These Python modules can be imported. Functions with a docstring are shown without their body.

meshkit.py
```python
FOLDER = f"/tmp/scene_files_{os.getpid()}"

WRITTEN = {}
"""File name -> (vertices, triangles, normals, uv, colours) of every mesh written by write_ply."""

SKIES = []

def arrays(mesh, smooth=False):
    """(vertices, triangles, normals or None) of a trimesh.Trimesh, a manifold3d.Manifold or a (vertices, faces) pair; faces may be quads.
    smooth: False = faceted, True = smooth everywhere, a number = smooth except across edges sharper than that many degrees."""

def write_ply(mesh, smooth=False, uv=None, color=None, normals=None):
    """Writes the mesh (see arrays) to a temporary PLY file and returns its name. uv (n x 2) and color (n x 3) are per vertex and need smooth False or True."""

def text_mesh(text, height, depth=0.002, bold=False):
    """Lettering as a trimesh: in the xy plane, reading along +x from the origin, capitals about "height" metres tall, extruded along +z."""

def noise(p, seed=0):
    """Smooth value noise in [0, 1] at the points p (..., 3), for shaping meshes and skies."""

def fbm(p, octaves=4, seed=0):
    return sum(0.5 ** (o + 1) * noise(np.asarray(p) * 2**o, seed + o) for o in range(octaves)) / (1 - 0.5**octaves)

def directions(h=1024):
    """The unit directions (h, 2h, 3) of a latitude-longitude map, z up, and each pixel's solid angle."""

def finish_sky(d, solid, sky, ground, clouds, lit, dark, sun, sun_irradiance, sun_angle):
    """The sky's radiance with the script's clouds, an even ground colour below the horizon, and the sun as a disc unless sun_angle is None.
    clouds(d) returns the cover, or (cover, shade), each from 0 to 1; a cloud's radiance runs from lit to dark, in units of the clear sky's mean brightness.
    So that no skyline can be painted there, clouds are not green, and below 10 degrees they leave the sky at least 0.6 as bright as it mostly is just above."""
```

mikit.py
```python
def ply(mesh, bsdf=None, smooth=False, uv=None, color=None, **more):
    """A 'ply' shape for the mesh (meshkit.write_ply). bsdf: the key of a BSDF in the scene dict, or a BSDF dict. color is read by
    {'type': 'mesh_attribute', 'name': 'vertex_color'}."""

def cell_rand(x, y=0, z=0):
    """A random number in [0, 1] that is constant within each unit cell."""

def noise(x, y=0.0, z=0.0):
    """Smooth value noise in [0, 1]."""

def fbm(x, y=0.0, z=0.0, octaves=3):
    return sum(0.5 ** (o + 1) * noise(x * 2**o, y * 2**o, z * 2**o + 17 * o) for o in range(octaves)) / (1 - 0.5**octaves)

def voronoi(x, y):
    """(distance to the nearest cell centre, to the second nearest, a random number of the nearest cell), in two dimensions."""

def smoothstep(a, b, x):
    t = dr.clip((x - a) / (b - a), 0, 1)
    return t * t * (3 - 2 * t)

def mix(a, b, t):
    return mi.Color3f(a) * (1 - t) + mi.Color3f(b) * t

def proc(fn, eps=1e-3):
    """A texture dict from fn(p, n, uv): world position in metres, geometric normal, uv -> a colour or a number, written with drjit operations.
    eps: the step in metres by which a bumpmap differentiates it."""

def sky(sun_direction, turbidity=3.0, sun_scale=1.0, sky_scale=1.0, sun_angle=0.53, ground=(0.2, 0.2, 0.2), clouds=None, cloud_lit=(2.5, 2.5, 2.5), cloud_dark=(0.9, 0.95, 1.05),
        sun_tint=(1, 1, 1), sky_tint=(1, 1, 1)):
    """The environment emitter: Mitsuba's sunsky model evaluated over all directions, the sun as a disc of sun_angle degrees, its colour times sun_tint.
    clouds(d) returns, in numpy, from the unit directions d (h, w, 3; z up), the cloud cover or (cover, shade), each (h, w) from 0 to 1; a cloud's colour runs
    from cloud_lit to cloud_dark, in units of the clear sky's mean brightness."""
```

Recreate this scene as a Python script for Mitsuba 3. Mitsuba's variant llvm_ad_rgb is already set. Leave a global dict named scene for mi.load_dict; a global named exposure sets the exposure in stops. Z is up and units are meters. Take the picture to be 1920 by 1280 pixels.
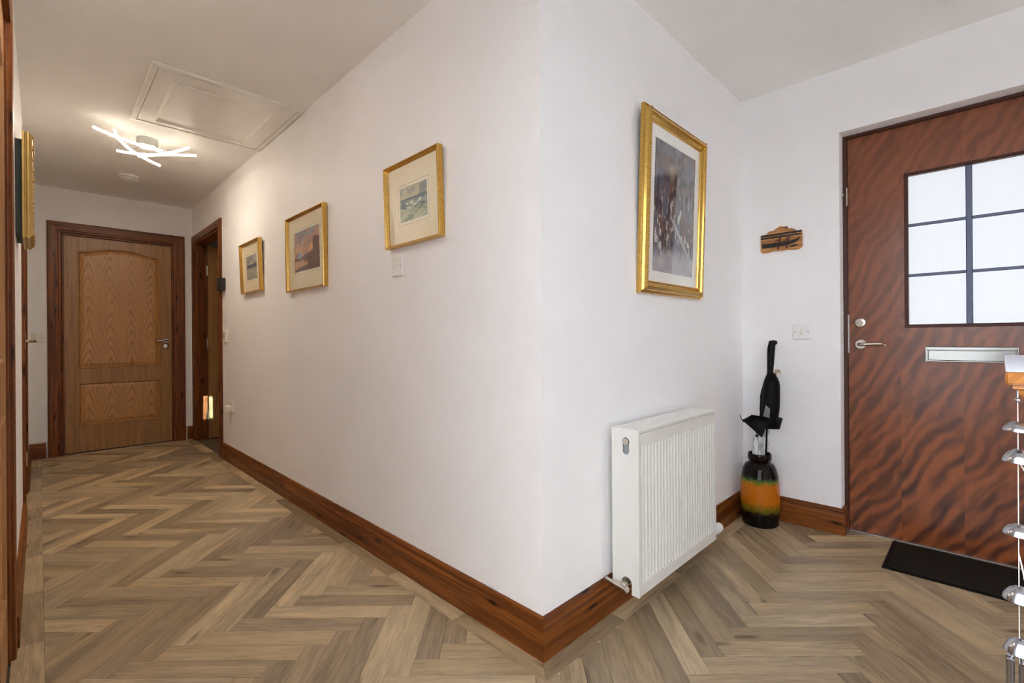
import math, random
import numpy as np, trimesh, shapely, drjit as dr, mitsuba as mi
import manifold3d as m3
from shapely.geometry import Polygon, box as sbox, LineString
from shapely import affinity
import mikit, meshkit
from mikit import noise, fbm, cell_rand, smoothstep, mix, voronoi

T = mi.ScalarTransform4f
scene, labels = {}, {}
random.seed(7)
rng = np.random.default_rng(7)

# ------------------------------------------------------------------ camera, sky, sun, exposure
CAM = np.array([-1.1334, -0.9997, 1.022])
YAW, ROLL, FOC = 0.7843, -0.007, 884.15
fw = np.array([math.cos(YAW), math.sin(YAW), 0.0])
rt = np.array([math.sin(YAW), -math.cos(YAW), 0.0])
up = np.cos(ROLL) * np.array([0, 0, 1.0]) - np.sin(ROLL) * rt
scene['camera'] = {'type': 'perspective', 'fov': math.degrees(2 * math.atan(960 / FOC)), 'fov_axis': 'x',
                   'principal_point_offset_y': 5.36 / 1280.0, 'near_clip': 0.01, 'far_clip': 200.0,
                   'to_world': T().look_at(origin=CAM.tolist(), target=(CAM + fw).tolist(), up=up.tolist())}
SUN = np.array([0.452, -0.865, 0.215])
scene['sky'] = mikit.sky([-0.5, -0.6, 0.6], turbidity=4.0, sky_scale=8.0, sun_angle=None, sun_scale=0.0, ground=(0.30, 0.29, 0.27),
                         clouds=lambda d: np.full(d.shape[:-1], 0.75), cloud_lit=(1.5, 1.5, 1.55), sky_tint=(0.94, 1.0, 1.07))
scene['sun'] = {'type': 'directional', 'direction': (-SUN).tolist(), 'irradiance': {'type': 'rgb', 'value': [13.0, 11.5, 9.0]}}
exposure = 1.72
LAMP = 27.5        # radiance of the arched lamp tubes
PANE = 0.215        # radiance of the obscured panes of the front door

H = 2.40           # ceiling
WL, WF, WR, WB = -1.203, 4.86, 1.787, -3.20   # left wall, far wall, front-door wall, wall behind the camera


# ------------------------------------------------------------------ helpers
def lin(r, g, b):
    c = np.array([r, g, b]) / 255.0
    return [float(x) for x in np.where(c <= 0.04045, c / 12.92, ((c + 0.055) / 1.055) ** 2.4)]


def num(key):
    if key not in scene and not any(k.startswith(key + '__') for k in scene) and key not in labels:
        return key
    i = 1
    while f'{key}_{i:03d}' in scene or f'{key}_{i:03d}' in labels or any(k.startswith(f'{key}_{i:03d}__') for k in scene):
        i += 1
    return f'{key}_{i:03d}'


_npart = {}


def obj(name, mesh, mat, parent=None, smooth=False, uv=None, label=None, **more):
    key = name if parent is None else parent + '__' + name
    base = key
    i = _npart.get(base, 0)
    while key in scene:
        i += 1
        key = f'{base}_{i:03d}'
    _npart[base] = i
    scene[key] = mikit.ply(mesh, mat, smooth=smooth, uv=uv, **more)
    if label:
        labels[key] = {'label': label}
    return key


def thing(key, label, cat, group=None):
    labels[key] = {'label': label, 'category': cat}
    if group:
        labels[key]['group'] = group
    return key


def struct(key, label=None):
    labels[key] = {'kind': 'structure'}
    if label:
        labels[key]['label'] = label
    return key


def tri(m):
    if hasattr(m, 'to_mesh'):
        k = m.to_mesh()
        return trimesh.Trimesh(k.vert_properties[:, :3], k.tri_verts, process=False)
    return m


def cat(*ms):
    out = []
    for m in ms:
        out.extend([tri(x) for x in m] if isinstance(m, (list, tuple)) else [tri(m)])
    return trimesh.util.concatenate(out)


def bx(x0, x1, y0, y1, z0, z1, b=0.0):
    """A box, with edges chamfered by b."""
    x0, x1, y0, y1, z0, z1 = min(x0, x1), max(x0, x1), min(y0, y1), max(y0, y1), min(z0, z1), max(z0, z1)
    if b <= 0:
        m = trimesh.creation.box((x1 - x0, y1 - y0, z1 - z0))
        m.apply_translation(((x0 + x1) / 2, (y0 + y1) / 2, (z0 + z1) / 2))
        return m
    P = []
    for sx, ex in ((x0, 1), (x1, -1)):
        for sy, ey in ((y0, 1), (y1, -1)):
            for sz, ez in ((z0, 1), (z1, -1)):
                P += [(sx + ex * b, sy + ey * b, sz), (sx + ex * b, sy, sz + ez * b), (sx, sy + ey * b, sz + ez * b)]
    return trimesh.convex.convex_hull(np.array(P))


def lathe(profile, n=40, at=(0, 0, 0), axis='z'):
    m = trimesh.creation.revolve(np.array(profile, float), sections=n)
    if axis == 'x':
        m.apply_transform(np.array([[0, 0, 1, 0], [1, 0, 0, 0], [0, 1, 0, 0], [0, 0, 0, 1.0]]))
    if axis == 'y':
        m.apply_transform(np.array([[0, 1, 0, 0], [0, 0, 1, 0], [1, 0, 0, 0], [0, 0, 0, 1.0]]))
    m.apply_translation(at)
    return m


def cyl(p0, p1, r, n=20, r1=None):
    return tube([p0, p1], [r, r if r1 is None else r1], n)


def tube(pts, r, n=12, cap=True):
    pts = np.array(pts, float)
    r = np.full(len(pts), r) if np.isscalar(r) else np.array(r, float)
    tang = np.gradient(pts, axis=0)
    tang /= np.linalg.norm(tang, axis=1, keepdims=True)
    ref = np.array([0, 0, 1.0]) if abs(tang[0][2]) < 0.9 else np.array([1.0, 0, 0])
    V = []
    x = np.cross(tang[0], ref)
    x /= np.linalg.norm(x)
    for p, t, rr in zip(pts, tang, r):
        x = x - t * (x @ t)
        x /= np.linalg.norm(x)
        y = np.cross(t, x)
        a = np.arange(n) * 2 * np.pi / n
        V.append(p + rr * (np.cos(a)[:, None] * x + np.sin(a)[:, None] * y))
    V = np.vstack(V)
    F = []
    for i in range(len(pts) - 1):
        for k in range(n):
            a, b = i * n + k, i * n + (k + 1) % n
            F += [(a, b, b + n), (a, b + n, a + n)]
    if cap:
        c0, c1 = len(V), len(V) + 1
        V = np.vstack([V, pts[:1], pts[-1:]])
        e = (len(pts) - 1) * n
        for k in range(n):
            F += [(c0, (k + 1) % n, k), (c1, e + k, e + (k + 1) % n)]
    return trimesh.Trimesh(V, np.array(F), process=False)


def bez(pts, n=24):
    """A smooth curve through the points."""
    from scipy.interpolate import CubicSpline, make_interp_spline
    pts = np.array(pts, float)
    d = np.r_[0, np.cumsum(np.linalg.norm(np.diff(pts, axis=0), axis=1))]
    k = min(3, len(pts) - 1)
    return make_interp_spline(d, pts, k=k)(np.linspace(0, d[-1], n))


def extrude(poly, h):
    parts = [trimesh.creation.extrude_polygon(g, h, engine='earcut') for g in getattr(poly, 'geoms', [poly])]
    return cat(parts)


AX = {'x': 0, 'y': 1, 'z': 2}


def grain(mesh, along, off=None):
    """uv in metres: u along the grain, v across; off makes each board differ."""
    v = np.array(mesh.vertices)
    a = AX[along]
    o = [k for k in range(3) if k != a]
    off = float(rng.integers(0, 60)) if off is None else off
    return np.stack([v[:, a] + 10.0 * off + 5.0, v[:, o[0]] + v[:, o[1]]], 1)


def wood(name, mesh, mat, along, parent=None, label=None, off=None, M=None):
    """A wooden piece with grain along an axis of its own frame (taken before the transform M)."""
    mesh = tri(mesh)
    uv = grain(mesh, along, off)
    if M is not None:
        mesh = mesh.copy()
        mesh.apply_transform(M)
    return obj(name, mesh, mat, parent, uv=uv, label=label)


def sweep_seg(p0, p1, e0, e1, n, prof):
    """A moulding from p0 to p1 in plan: profile points (depth d, height z) go outward along n; its ends slide along by e0*d and e1*d (mitres)."""
    p0, p1, n = np.array(p0, float), np.array(p1, float), np.array(n, float)
    t = (p1 - p0) / np.linalg.norm(p1 - p0)
    k = len(prof)
    A = np.array([np.r_[p0 + n * d + t * e0 * d, z] for d, z in prof])
    B = np.array([np.r_[p1 + n * d + t * e1 * d, z] for d, z in prof])
    return prism(A, B)


def prism(A, B):
    k = len(A)
    V = np.vstack([A, B])
    F = []
    for i in range(k):
        j = (i + 1) % k
        F += [(i, j, k + j), (i, k + j, k + i)]
    d2 = A - A.mean(0)
    u, s, vt = np.linalg.svd(d2)
    p2 = d2 @ vt[:2].T
    poly = Polygon(p2)
    tv, tf = trimesh.creation.triangulate_polygon(poly, engine='earcut')
    from scipy.spatial import cKDTree
    idx = cKDTree(p2).query(tv)[1]
    for f in tf:
        a, b, c = idx[f]
        F += [(a, b, c), (k + a, k + c, k + b)]
    m = trimesh.Trimesh(V, np.array(F), process=False)
    m.fix_normals()
    return m


def wall_mesh(axis, at, thick, a0, a1, z0, z1, holes=()):
    """A wall slab in the plane axis = at .. at+thick, spanning a0..a1 along the other horizontal axis, with rectangular holes (a0, a1, z0, z1)."""
    poly = sbox(a0, z0, a1, z1)
    for h in holes:
        poly = poly.difference(sbox(h[0], h[2], h[1], h[3]))
    m = extrude(poly, thick)
    v = np.array(m.vertices)
    q = np.empty_like(v)
    if axis == 'x':
        q[:, 0], q[:, 1], q[:, 2] = at + v[:, 2], v[:, 0], v[:, 1]
    else:
        q[:, 0], q[:, 1], q[:, 2] = v[:, 0], at + v[:, 2], v[:, 1]
    m = trimesh.Trimesh(q, m.faces, process=False)
    m.fix_normals()
    return m


# ------------------------------------------------------------------ materials
def bsdf(key, d, two=True):
    scene[key] = {'type': 'twosided', 'bsdf': d} if two else d
    return key


def rgb(c):
    return {'type': 'rgb', 'value': [float(x) for x in c]}


def plain(key, c, rough=0.5, **more):
    return bsdf(key, {'type': 'principled', 'base_color': rgb(c), 'roughness': rough, **more})


def f_paint(p, n, uv):
    k = fbm(p.x * 3, p.y * 3, p.z * 3, octaves=3)
    return mi.Color3f(0.860, 0.850, 0.852) * (0.975 + 0.05 * k)


def f_paint_bump(p, n, uv):
    return fbm(p.x * 90, p.y * 90, p.z * 90, octaves=2) + 0.6 * fbm(p.x * 14, p.y * 14, p.z * 14, octaves=2)


bsdf('wall_paint', {'type': 'bumpmap', 'arbitrary': mikit.proc(f_paint_bump, eps=0.003), 'scale': 0.0011,
                    'bsdf': {'type': 'principled', 'base_color': mikit.proc(f_paint), 'roughness': 0.55, 'specular': 0.3}})
bsdf('ceiling_paint', {'type': 'diffuse', 'reflectance': mikit.proc(lambda p, n, uv: mi.Color3f(0.90, 0.89, 0.86) * (0.97 + 0.06 * fbm(p.x * 4, p.y * 4, 0, octaves=2)))})
plain('white_gloss', (0.80, 0.79, 0.74), 0.35)
plain('radiator_enamel', (0.70, 0.69, 0.645), 0.30, specular=0.5)
plain('grille_dark', (0.25, 0.25, 0.25), 0.6)
plain('plastic_white', (0.80, 0.79, 0.77), 0.35)
plain('plastic_cream', (0.78, 0.76, 0.68), 0.4)
plain('plastic_black', (0.012, 0.012, 0.012), 0.35)
plain('plastic_grey', (0.25, 0.27, 0.28), 0.45)
plain('slot_dark', (0.02, 0.02, 0.02), 0.8)
plain('base_board', (0.10, 0.075, 0.05), 0.8)
bsdf('chrome', {'type': 'roughconductor', 'material': 'Cr', 'alpha': 0.12})
bsdf('nickel', {'type': 'principled', 'base_color': rgb((0.62, 0.58, 0.50)), 'metallic': 1.0, 'roughness': 0.25})
bsdf('steel', {'type': 'principled', 'base_color': rgb((0.48, 0.49, 0.53)), 'metallic': 1.0, 'roughness': 0.20})
bsdf('brushed', {'type': 'principled', 'base_color': rgb((0.50, 0.51, 0.50)), 'metallic': 1.0, 'roughness': 0.35})
bsdf('plate_metal', {'type': 'principled', 'base_color': rgb((0.42, 0.42, 0.40)), 'metallic': 1.0, 'roughness': 0.16})
bsdf('clear_glass', {'type': 'thindielectric', 'int_ior': 1.5}, two=False)


def wood_field(uv, su, sv, seed):
    """Fine straight grain from stretched noise: 0..1."""
    w = fbm(uv.x * su, uv.y * su * 2.0, seed, octaves=2)
    a = fbm(uv.x * su * 0.8, uv.y * sv + 2.5 * w, seed + 3, octaves=3)
    b = noise(uv.x * su * 9, uv.y * sv * 6, seed + 9)
    return 0.75 * a + 0.25 * b


def f_pine(p, n, uv):
    g = wood_field(uv, 2.2, 65.0, 1.0)
    board = cell_rand(dr.floor(uv.x / 10.0), 5.0)
    c = mix(lin(87, 44, 13), lin(128, 71, 26), smoothstep(0.25, 0.75, g))
    c = c * (0.86 + 0.24 * board)
    # knots, a few to the metre, with a darker heart and swirling rim
    d, d2, r = voronoi(uv.x * 5.5, uv.y * 26.0)
    has = dr.select(r > 0.80, 1.0, 0.0)
    heart = smoothstep(0.17, 0.09, d) * has
    rim = smoothstep(0.40, 0.12, d) * has
    c = mix(c, lin(70, 34, 14), 0.6 * rim)
    return mix(c, lin(34, 15, 8), heart)


bsdf('pine', {'type': 'principled', 'base_color': mikit.proc(f_pine), 'roughness': 0.36, 'specular': 0.32})


def f_oak(p, n, uv):
    g = wood_field(uv, 3.0, 95.0, 20.0)
    board = cell_rand(dr.floor(uv.x / 10.0), 6.0)
    c = mix(lin(150, 106, 62), lin(178, 131, 82), smoothstep(0.15, 0.85, g))
    return c * (0.90 + 0.14 * board)


bsdf('oak', {'type': 'principled', 'base_color': mikit.proc(f_oak), 'roughness': 0.36, 'specular': 0.5})


def f_oak_crown(p, n, uv):
    # crown-cut veneer: nested arches in book-matched leaves about 0.155 m wide
    k = uv.y / 0.155
    leaf = dr.floor(k)
    x = dr.abs(k - leaf - 0.5) * 2.0
    z = dr.abs(uv.x - 10.0 * dr.floor(uv.x / 10.0))
    wob = fbm(z * 3.0, uv.y * 9.0, 4.0, octaves=3)
    ph = z * 13.0 + x * x * 3.6 + x * 1.0 + 2.8 * wob + 3.0 * cell_rand(leaf)
    amp = 0.3 + 1.0 * fbm(z * 4.0, uv.y * 12.0, 9.0, octaves=2)
    sn = 0.5 + 0.5 * dr.sin(ph * 4.6)
    band = 1.0 - amp * sn * sn * sn
    fine = wood_field(uv, 4.0, 120.0, 31.0)
    t = dr.clip(0.5 * band + 0.5 * fine, 0.0, 1.0)
    return mix(lin(138, 90, 46), lin(202, 148, 88), t)


bsdf('oak_crown', {'type': 'principled', 'base_color': mikit.proc(f_oak_crown), 'roughness': 0.34, 'specular': 0.5})


def f_sapele(p, n, uv):
    # figured veneer: wavy dark ripples climbing to the right in three leaves
    s = uv.x
    z = uv.y
    leaf = dr.floor((s + 0.012) / 0.226)
    s2 = s + 0.6 * cell_rand(leaf, 2.0)
    h = smoothstep(0.2, 1.7, z)
    along = s2 * 0.60 + z * 0.80
    q = z * 0.60 - s2 * 0.80 - 0.20 * h * s2 + 0.09 * (fbm(s2 * 3.2, z * 2.4, 7.0 + 5.0 * leaf, octaves=3) - 0.5)
    lump = fbm(along * 7.0, q * 9.0, 3.0 * leaf + 23.0, octaves=3) - 0.5
    wave = 0.5 + 0.5 * dr.sin(q * 108.0 + 11.0 * lump)
    a = fbm(along * 5.5, q * 42.0, 3.0 * leaf + 61.0, octaves=3)
    g = fbm(s2 * 2.5, z * 2.0, 40.0 + leaf, octaves=2)
    t = smoothstep(0.06, 0.80, 0.34 * wave + 0.76 * a - 0.10)
    t = mix((0.62, 0, 0), mi.Color3f(t), mix((0.95, 0, 0), (0.38, 0, 0), h).x * (0.75 + 0.5 * g)).x
    fine = noise(s * 420.0, z * 7.0, 2.0)
    c = mix(lin(66, 29, 12), lin(146, 78, 38), t)
    return c * (0.90 + 0.2 * fine)


bsdf('sapele', {'type': 'principled', 'base_color': mikit.proc(f_sapele), 'roughness': 0.30, 'specular': 0.5, 'clearcoat': 0.5, 'clearcoat_gloss': 0.85})
plain('sapele_dark', lin(64, 28, 14), 0.4)


def f_plank(p, n, uv):
    k = dr.floor(uv.x / 10.0)
    tone = uv.x * 0 + cell_rand(k, 1.0)
    hue = cell_rand(k, 2.0)
    u = uv.x - 10.0 * k
    sh = 37.0 * cell_rand(k, 3.0)
    w = fbm(u * 5.0 + sh, uv.y * 14.0, sh, octaves=2)
    streak = fbm(u * 3.0 + sh, uv.y * 55.0 + 3.0 * w, sh, octaves=3)
    fine = fbm(u * 22.0, uv.y * 420.0, sh, octaves=2)
    blotch = fbm(u * 6.0 + sh, uv.y * 22.0, 5.0 + sh, octaves=3)
    c = mix(lin(134, 114, 88), lin(196, 172, 134), tone)
    c = mix(c, c * mi.Color3f(0.93, 0.97, 1.05), hue)
    pore = smoothstep(0.60, 0.75, noise(u * 14.0, uv.y * 520.0, 7.0 + sh)) * (0.4 + 0.6 * noise(u * 5.0, uv.y * 40.0, sh))
    c = c * (0.44 + 0.60 * streak + 0.48 * fine + 0.42 * (blotch - 0.5) - 0.16 * pore)
    d, d2, r = voronoi(u * 4.0 + sh, uv.y * 15.0 + sh)
    kn = smoothstep(0.30, 0.04, d + 0.25 * (blotch - 0.5)) * dr.select(r > 0.88, 1.0, 0.0)
    return mix(c, c * mi.Color3f(0.50, 0.46, 0.42), kn)


def f_plank_bump(p, n, uv):
    k = dr.floor(uv.x / 10.0)
    return fbm((uv.x - 10.0 * k) * 20.0, uv.y * 420.0, k, octaves=2)


bsdf('floor_plank', {'type': 'principled', 'base_color': mikit.proc(f_plank), 'roughness': 0.33, 'specular': 0.45})


def f_gold(p, n, uv):
    k = fbm(p.x * 130, p.y * 130, p.z * 130, octaves=3)
    return mix((0.54, 0.32, 0.075), (0.66, 0.41, 0.11), smoothstep(0.25, 0.65, k))


bsdf('gilt', {'type': 'principled', 'base_color': mikit.proc(f_gold), 'metallic': 1.0, 'roughness': 0.22})
bsdf('gilt_old', {'type': 'principled', 'base_color': mikit.proc(lambda p, n, uv: mix((0.42, 0.27, 0.08), (0.58, 0.40, 0.14), fbm(p.x * 60, p.y * 60, p.z * 12, octaves=3))),
                  'metallic': 0.75, 'roughness': 0.36})
plain('mount_cream', (0.84, 0.76, 0.57), 0.8)
plain('mount_white', (0.84, 0.83, 0.78), 0.8)
plain('mount_line', (0.42, 0.36, 0.25), 0.8)
plain('backing', (0.035, 0.045, 0.04), 0.6)


# ------------------------------------------------------------------ room shell
def f_under(p, n, uv):
    return mi.Color3f(0.08, 0.06, 0.045)


obj('floor', bx(WL - 0.1, WR + 0.15, WB, WF + 0.15, -0.06, -0.005), 'base_board')
struct('floor', 'herringbone floor of grey brown oak planks with a plank border')
obj('ceiling', bx(WL - 0.1, WR + 0.4, WB - 0.1, WF + 0.15, H, H + 0.08), 'ceiling_paint')
struct('ceiling')

SD0, SD1, SDT = 3.775, 4.735, 2.035        # side doorway in the hall wall
FD0, FD1, FDT = -1.000, -0.150, 2.015      # far door opening
ED0, ED1, EDT = -1.436, -0.480, 2.073      # entrance door recess
obj('wall_hall', wall_mesh('x', 0.0, 0.10, 0.0, WF, 0, H, [(SD0, SD1, 0, SDT)]), 'wall_paint')
struct('wall_hall')
obj('wall_alcove', wall_mesh('y', 0.0, 0.10, 0.0, WR + 0.30, 0, H), 'wall_paint')
struct('wall_alcove')
obj('wall_far', wall_mesh('y', WF, 0.12, WL - 0.1, 4.0, 0, H, [(FD0, FD1, 0, FDT)]), 'wall_paint')
struct('wall_far')
LD = [(0.36, 1.205, 0, 2.06), (2.85, 3.56, 0, 2.03)]          # doors of the left wall
LW = (-3.05, -0.35, 0.22, 2.22)                               # window behind the camera
obj('wall_left', wall_mesh('x', WL - 0.10, 0.10, WB, WF, 0, H, [*LD, LW]), 'wall_paint')
struct('wall_left')
obj('wall_entrance', wall_mesh('x', WR, 0.30, WB, 0.0, 0, H, [(ED0, ED1, 0, EDT)]), 'wall_paint')
struct('wall_entrance')
BW = (0.25, 0.65, 1.20, 2.00)
obj('wall_back', wall_mesh('y', WB - 0.12, 0.12, WL - 0.1, WR + 0.3, 0, H, [BW]), 'wall_paint')
struct('wall_back')


def window(key, axis, at, w, bars):
    """A white framed window in a wall opening: frame, mullions and clear panes."""
    a0, a1, z0, z1 = w
    struct(key)

    def put(x0, x1, za, zb, d0, d1, b=0.0):
        return bx(at + d0, at + d1, x0, x1, za, zb, b) if axis == 'x' else bx(x0, x1, at + d0, at + d1, za, zb, b)
    t = 0.06
    obj('frame', cat(put(a0, a0 + t, z0, z1, 0.02, 0.08), put(a1 - t, a1, z0, z1, 0.02, 0.08), put(a0 + t, a1 - t, z0, z0 + t, 0.02, 0.08), put(a0 + t, a1 - t, z1 - t, z1, 0.02, 0.08)), 'white_gloss', key)
    n = bars + 1
    step = (a1 - a0 - 2 * t) / n
    for i in range(n):
        p0, p1 = a0 + t + i * step, a0 + t + (i + 1) * step
        if i:
            obj('mullion', put(p0 - 0.025, p0 + 0.025, z0 + t, z1 - t, 0.025, 0.075), 'white_gloss', key)
        c = put(p0, p1, z0 + t, z1 - t, 0.049, 0.051)
        v = np.array(c.vertices)
        k = 0 if axis == 'x' else 1
        # a single sheet of glass
        if axis == 'x':
            q = np.array([[at + 0.05, p0, z0 + t], [at + 0.05, p1, z0 + t], [at + 0.05, p1, z1 - t], [at + 0.05, p0, z1 - t]])
        else:
            q = np.array([[p0, at + 0.05, z0 + t], [p1, at + 0.05, z0 + t], [p1, at + 0.05, z1 - t], [p0, at + 0.05, z1 - t]])
        obj('pane', (q, np.array([[0, 1, 2], [0, 2, 3]])), 'clear_glass', key)


window('window_1', 'y', WB - 0.12, BW, 0)
window('window_2', 'x', WL - 0.10, LW, 2)

# the room beyond the side doorway, closed but for a slit of low sun
obj('wall_side_room', cat(wall_mesh('y', 0.0, 0.10, WR + 0.30, 4.0, 0, H, [(2.47, 2.60, 1.36, 1.62)]), wall_mesh('x', 3.9, 0.10, 0.1, WF, 0, H)), 'wall_paint')
struct('wall_side_room')
obj('ceiling_side_room', bx(WR + 0.4, 4.0, 0.0, WF + 0.12, H, H + 0.08), 'ceiling_paint')
struct('ceiling_side_room')
plain('carpet_brown', lin(96, 74, 52), 0.9)
obj('floor_side_room', bx(0.10, 4.0, 0.10, WF, -0.05, -0.002), 'carpet_brown')
struct('floor_side_room')
plain('pale_paving', (0.62, 0.62, 0.60), 0.9)
obj('ground', bx(-14, 16, -16, 12, -0.3, -0.1), 'pale_paving')
struct('ground')
obj('wall_neighbour', bx(-6, 5.0, -9.4, -9.0, -0.1, 4.2), 'wall_paint')
struct('wall_neighbour')
obj('wall_beyond', cat(bx(-1.4, 0.1, WF + 0.20, WF + 0.24, -0.1, H), bx(WL - 0.20, WL - 0.15, 0.2, 1.4, -0.1, H), bx(WL - 0.20, WL - 0.15, 2.7, 3.7, -0.1, H)), 'wall_paint')
struct('wall_beyond')

# ------------------------------------------------------------------ herringbone floor
PW, PL, GAP = 0.0762, 0.4572, 0.0005
R2 = math.sqrt(0.5)


def plank_mesh(poly, top=0.0):
    """One plank: a thin slab with a slightly eased upper edge."""
    inner = poly.buffer(-GAP / 2 - 0.0006, join_style=2)
    outer = poly.buffer(-GAP / 2, join_style=2)
    if inner.is_empty or inner.geom_type != 'Polygon' or outer.geom_type != 'Polygon' or len(inner.exterior.coords) != len(outer.exterior.coords):
        inner = None
    o = shapely.geometry.polygon.orient(outer)
    oc = np.array(o.exterior.coords)[:-1]
    k = len(oc)
    if inner is None:
        ic = oc
    else:
        ic = np.array(shapely.geometry.polygon.orient(inner).exterior.coords)[:-1]
        s = np.argmin(np.linalg.norm(ic - oc[0], axis=1))
        ic = np.roll(ic, -s, axis=0)
    V = np.vstack([np.c_[oc, np.full(k, -0.004)], np.c_[oc, np.full(k, top - 0.0005)], np.c_[ic, np.full(k, top)]])
    F = []
    for i in range(k):
        j = (i + 1) % k
        for r in (0, 1):
            a, b = r * k + i, r * k + j
            F += [(a, b, b + k), (a, b + k, a + k)]
    for i in range(1, k - 1):
        F.append((2 * k, 2 * k + i, 2 * k + i + 1))
    return trimesh.Trimesh(V, np.array(F), process=False)


def visible_area(poly):
    c = np.array(poly.exterior.coords)
    d = c - CAM[:2]
    f, r = d @ fw[:2], d @ rt[:2]
    if (f < 0.2).any():
        return 0.0
    q = Polygon(np.c_[960 + FOC * r / f, 634.6 + FOC * CAM[2] / f]).buffer(0)
    a = q.intersection(sbox(-60, 0, 1980, 1320)).area
    m = np.array(poly.centroid.coords[0])
    line = LineString([CAM[:2], m])
    return 0.0 if line.intersects(sbox(0.01, 0.01, 4, 5)) and not sbox(0.01, 0.01, 4, 5).contains(shapely.Point(m)) and not (m[0] < 0.2) else a


inner = sbox(WL + PW, WB, -PW, WF - PW).union(sbox(-PW - 0.01, WB, WR, -PW)).union(sbox(WR - 0.01, ED0, WR + 0.118, ED1))
planks = []          # (polygon, unit grain direction, tone or None)
for i in range(-60, 90):
    for j in range(-14, 14):
        o = np.array([(i + 0.81) * PW + (j + 0.635) * PL, (i + 0.81) * PW - (j + 0.635) * PL])
        for a, s in ((o, (PL, PW)), (o + (PL, PW - PL), (PW, PL))):
            c = np.array([a, a + (s[0], 0), a + s, a + (0, s[1])])
            w = np.c_[(c[:, 0] + c[:, 1]) * R2, (c[:, 1] - c[:, 0]) * R2]
            p = Polygon(w)
            if not p.intersects(inner):
                continue
            g = np.array([R2, -R2]) if s[0] > s[1] else np.array([R2, R2])
            q = p.intersection(inner)
            for piece in getattr(q, 'geoms', [q]):
                if piece.geom_type == 'Polygon' and piece.area > 2e-5:
                    planks.append((piece, g, w.mean(0)))
GY, GX = np.array([0, 1.0]), np.array([1.0, 0])
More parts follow.
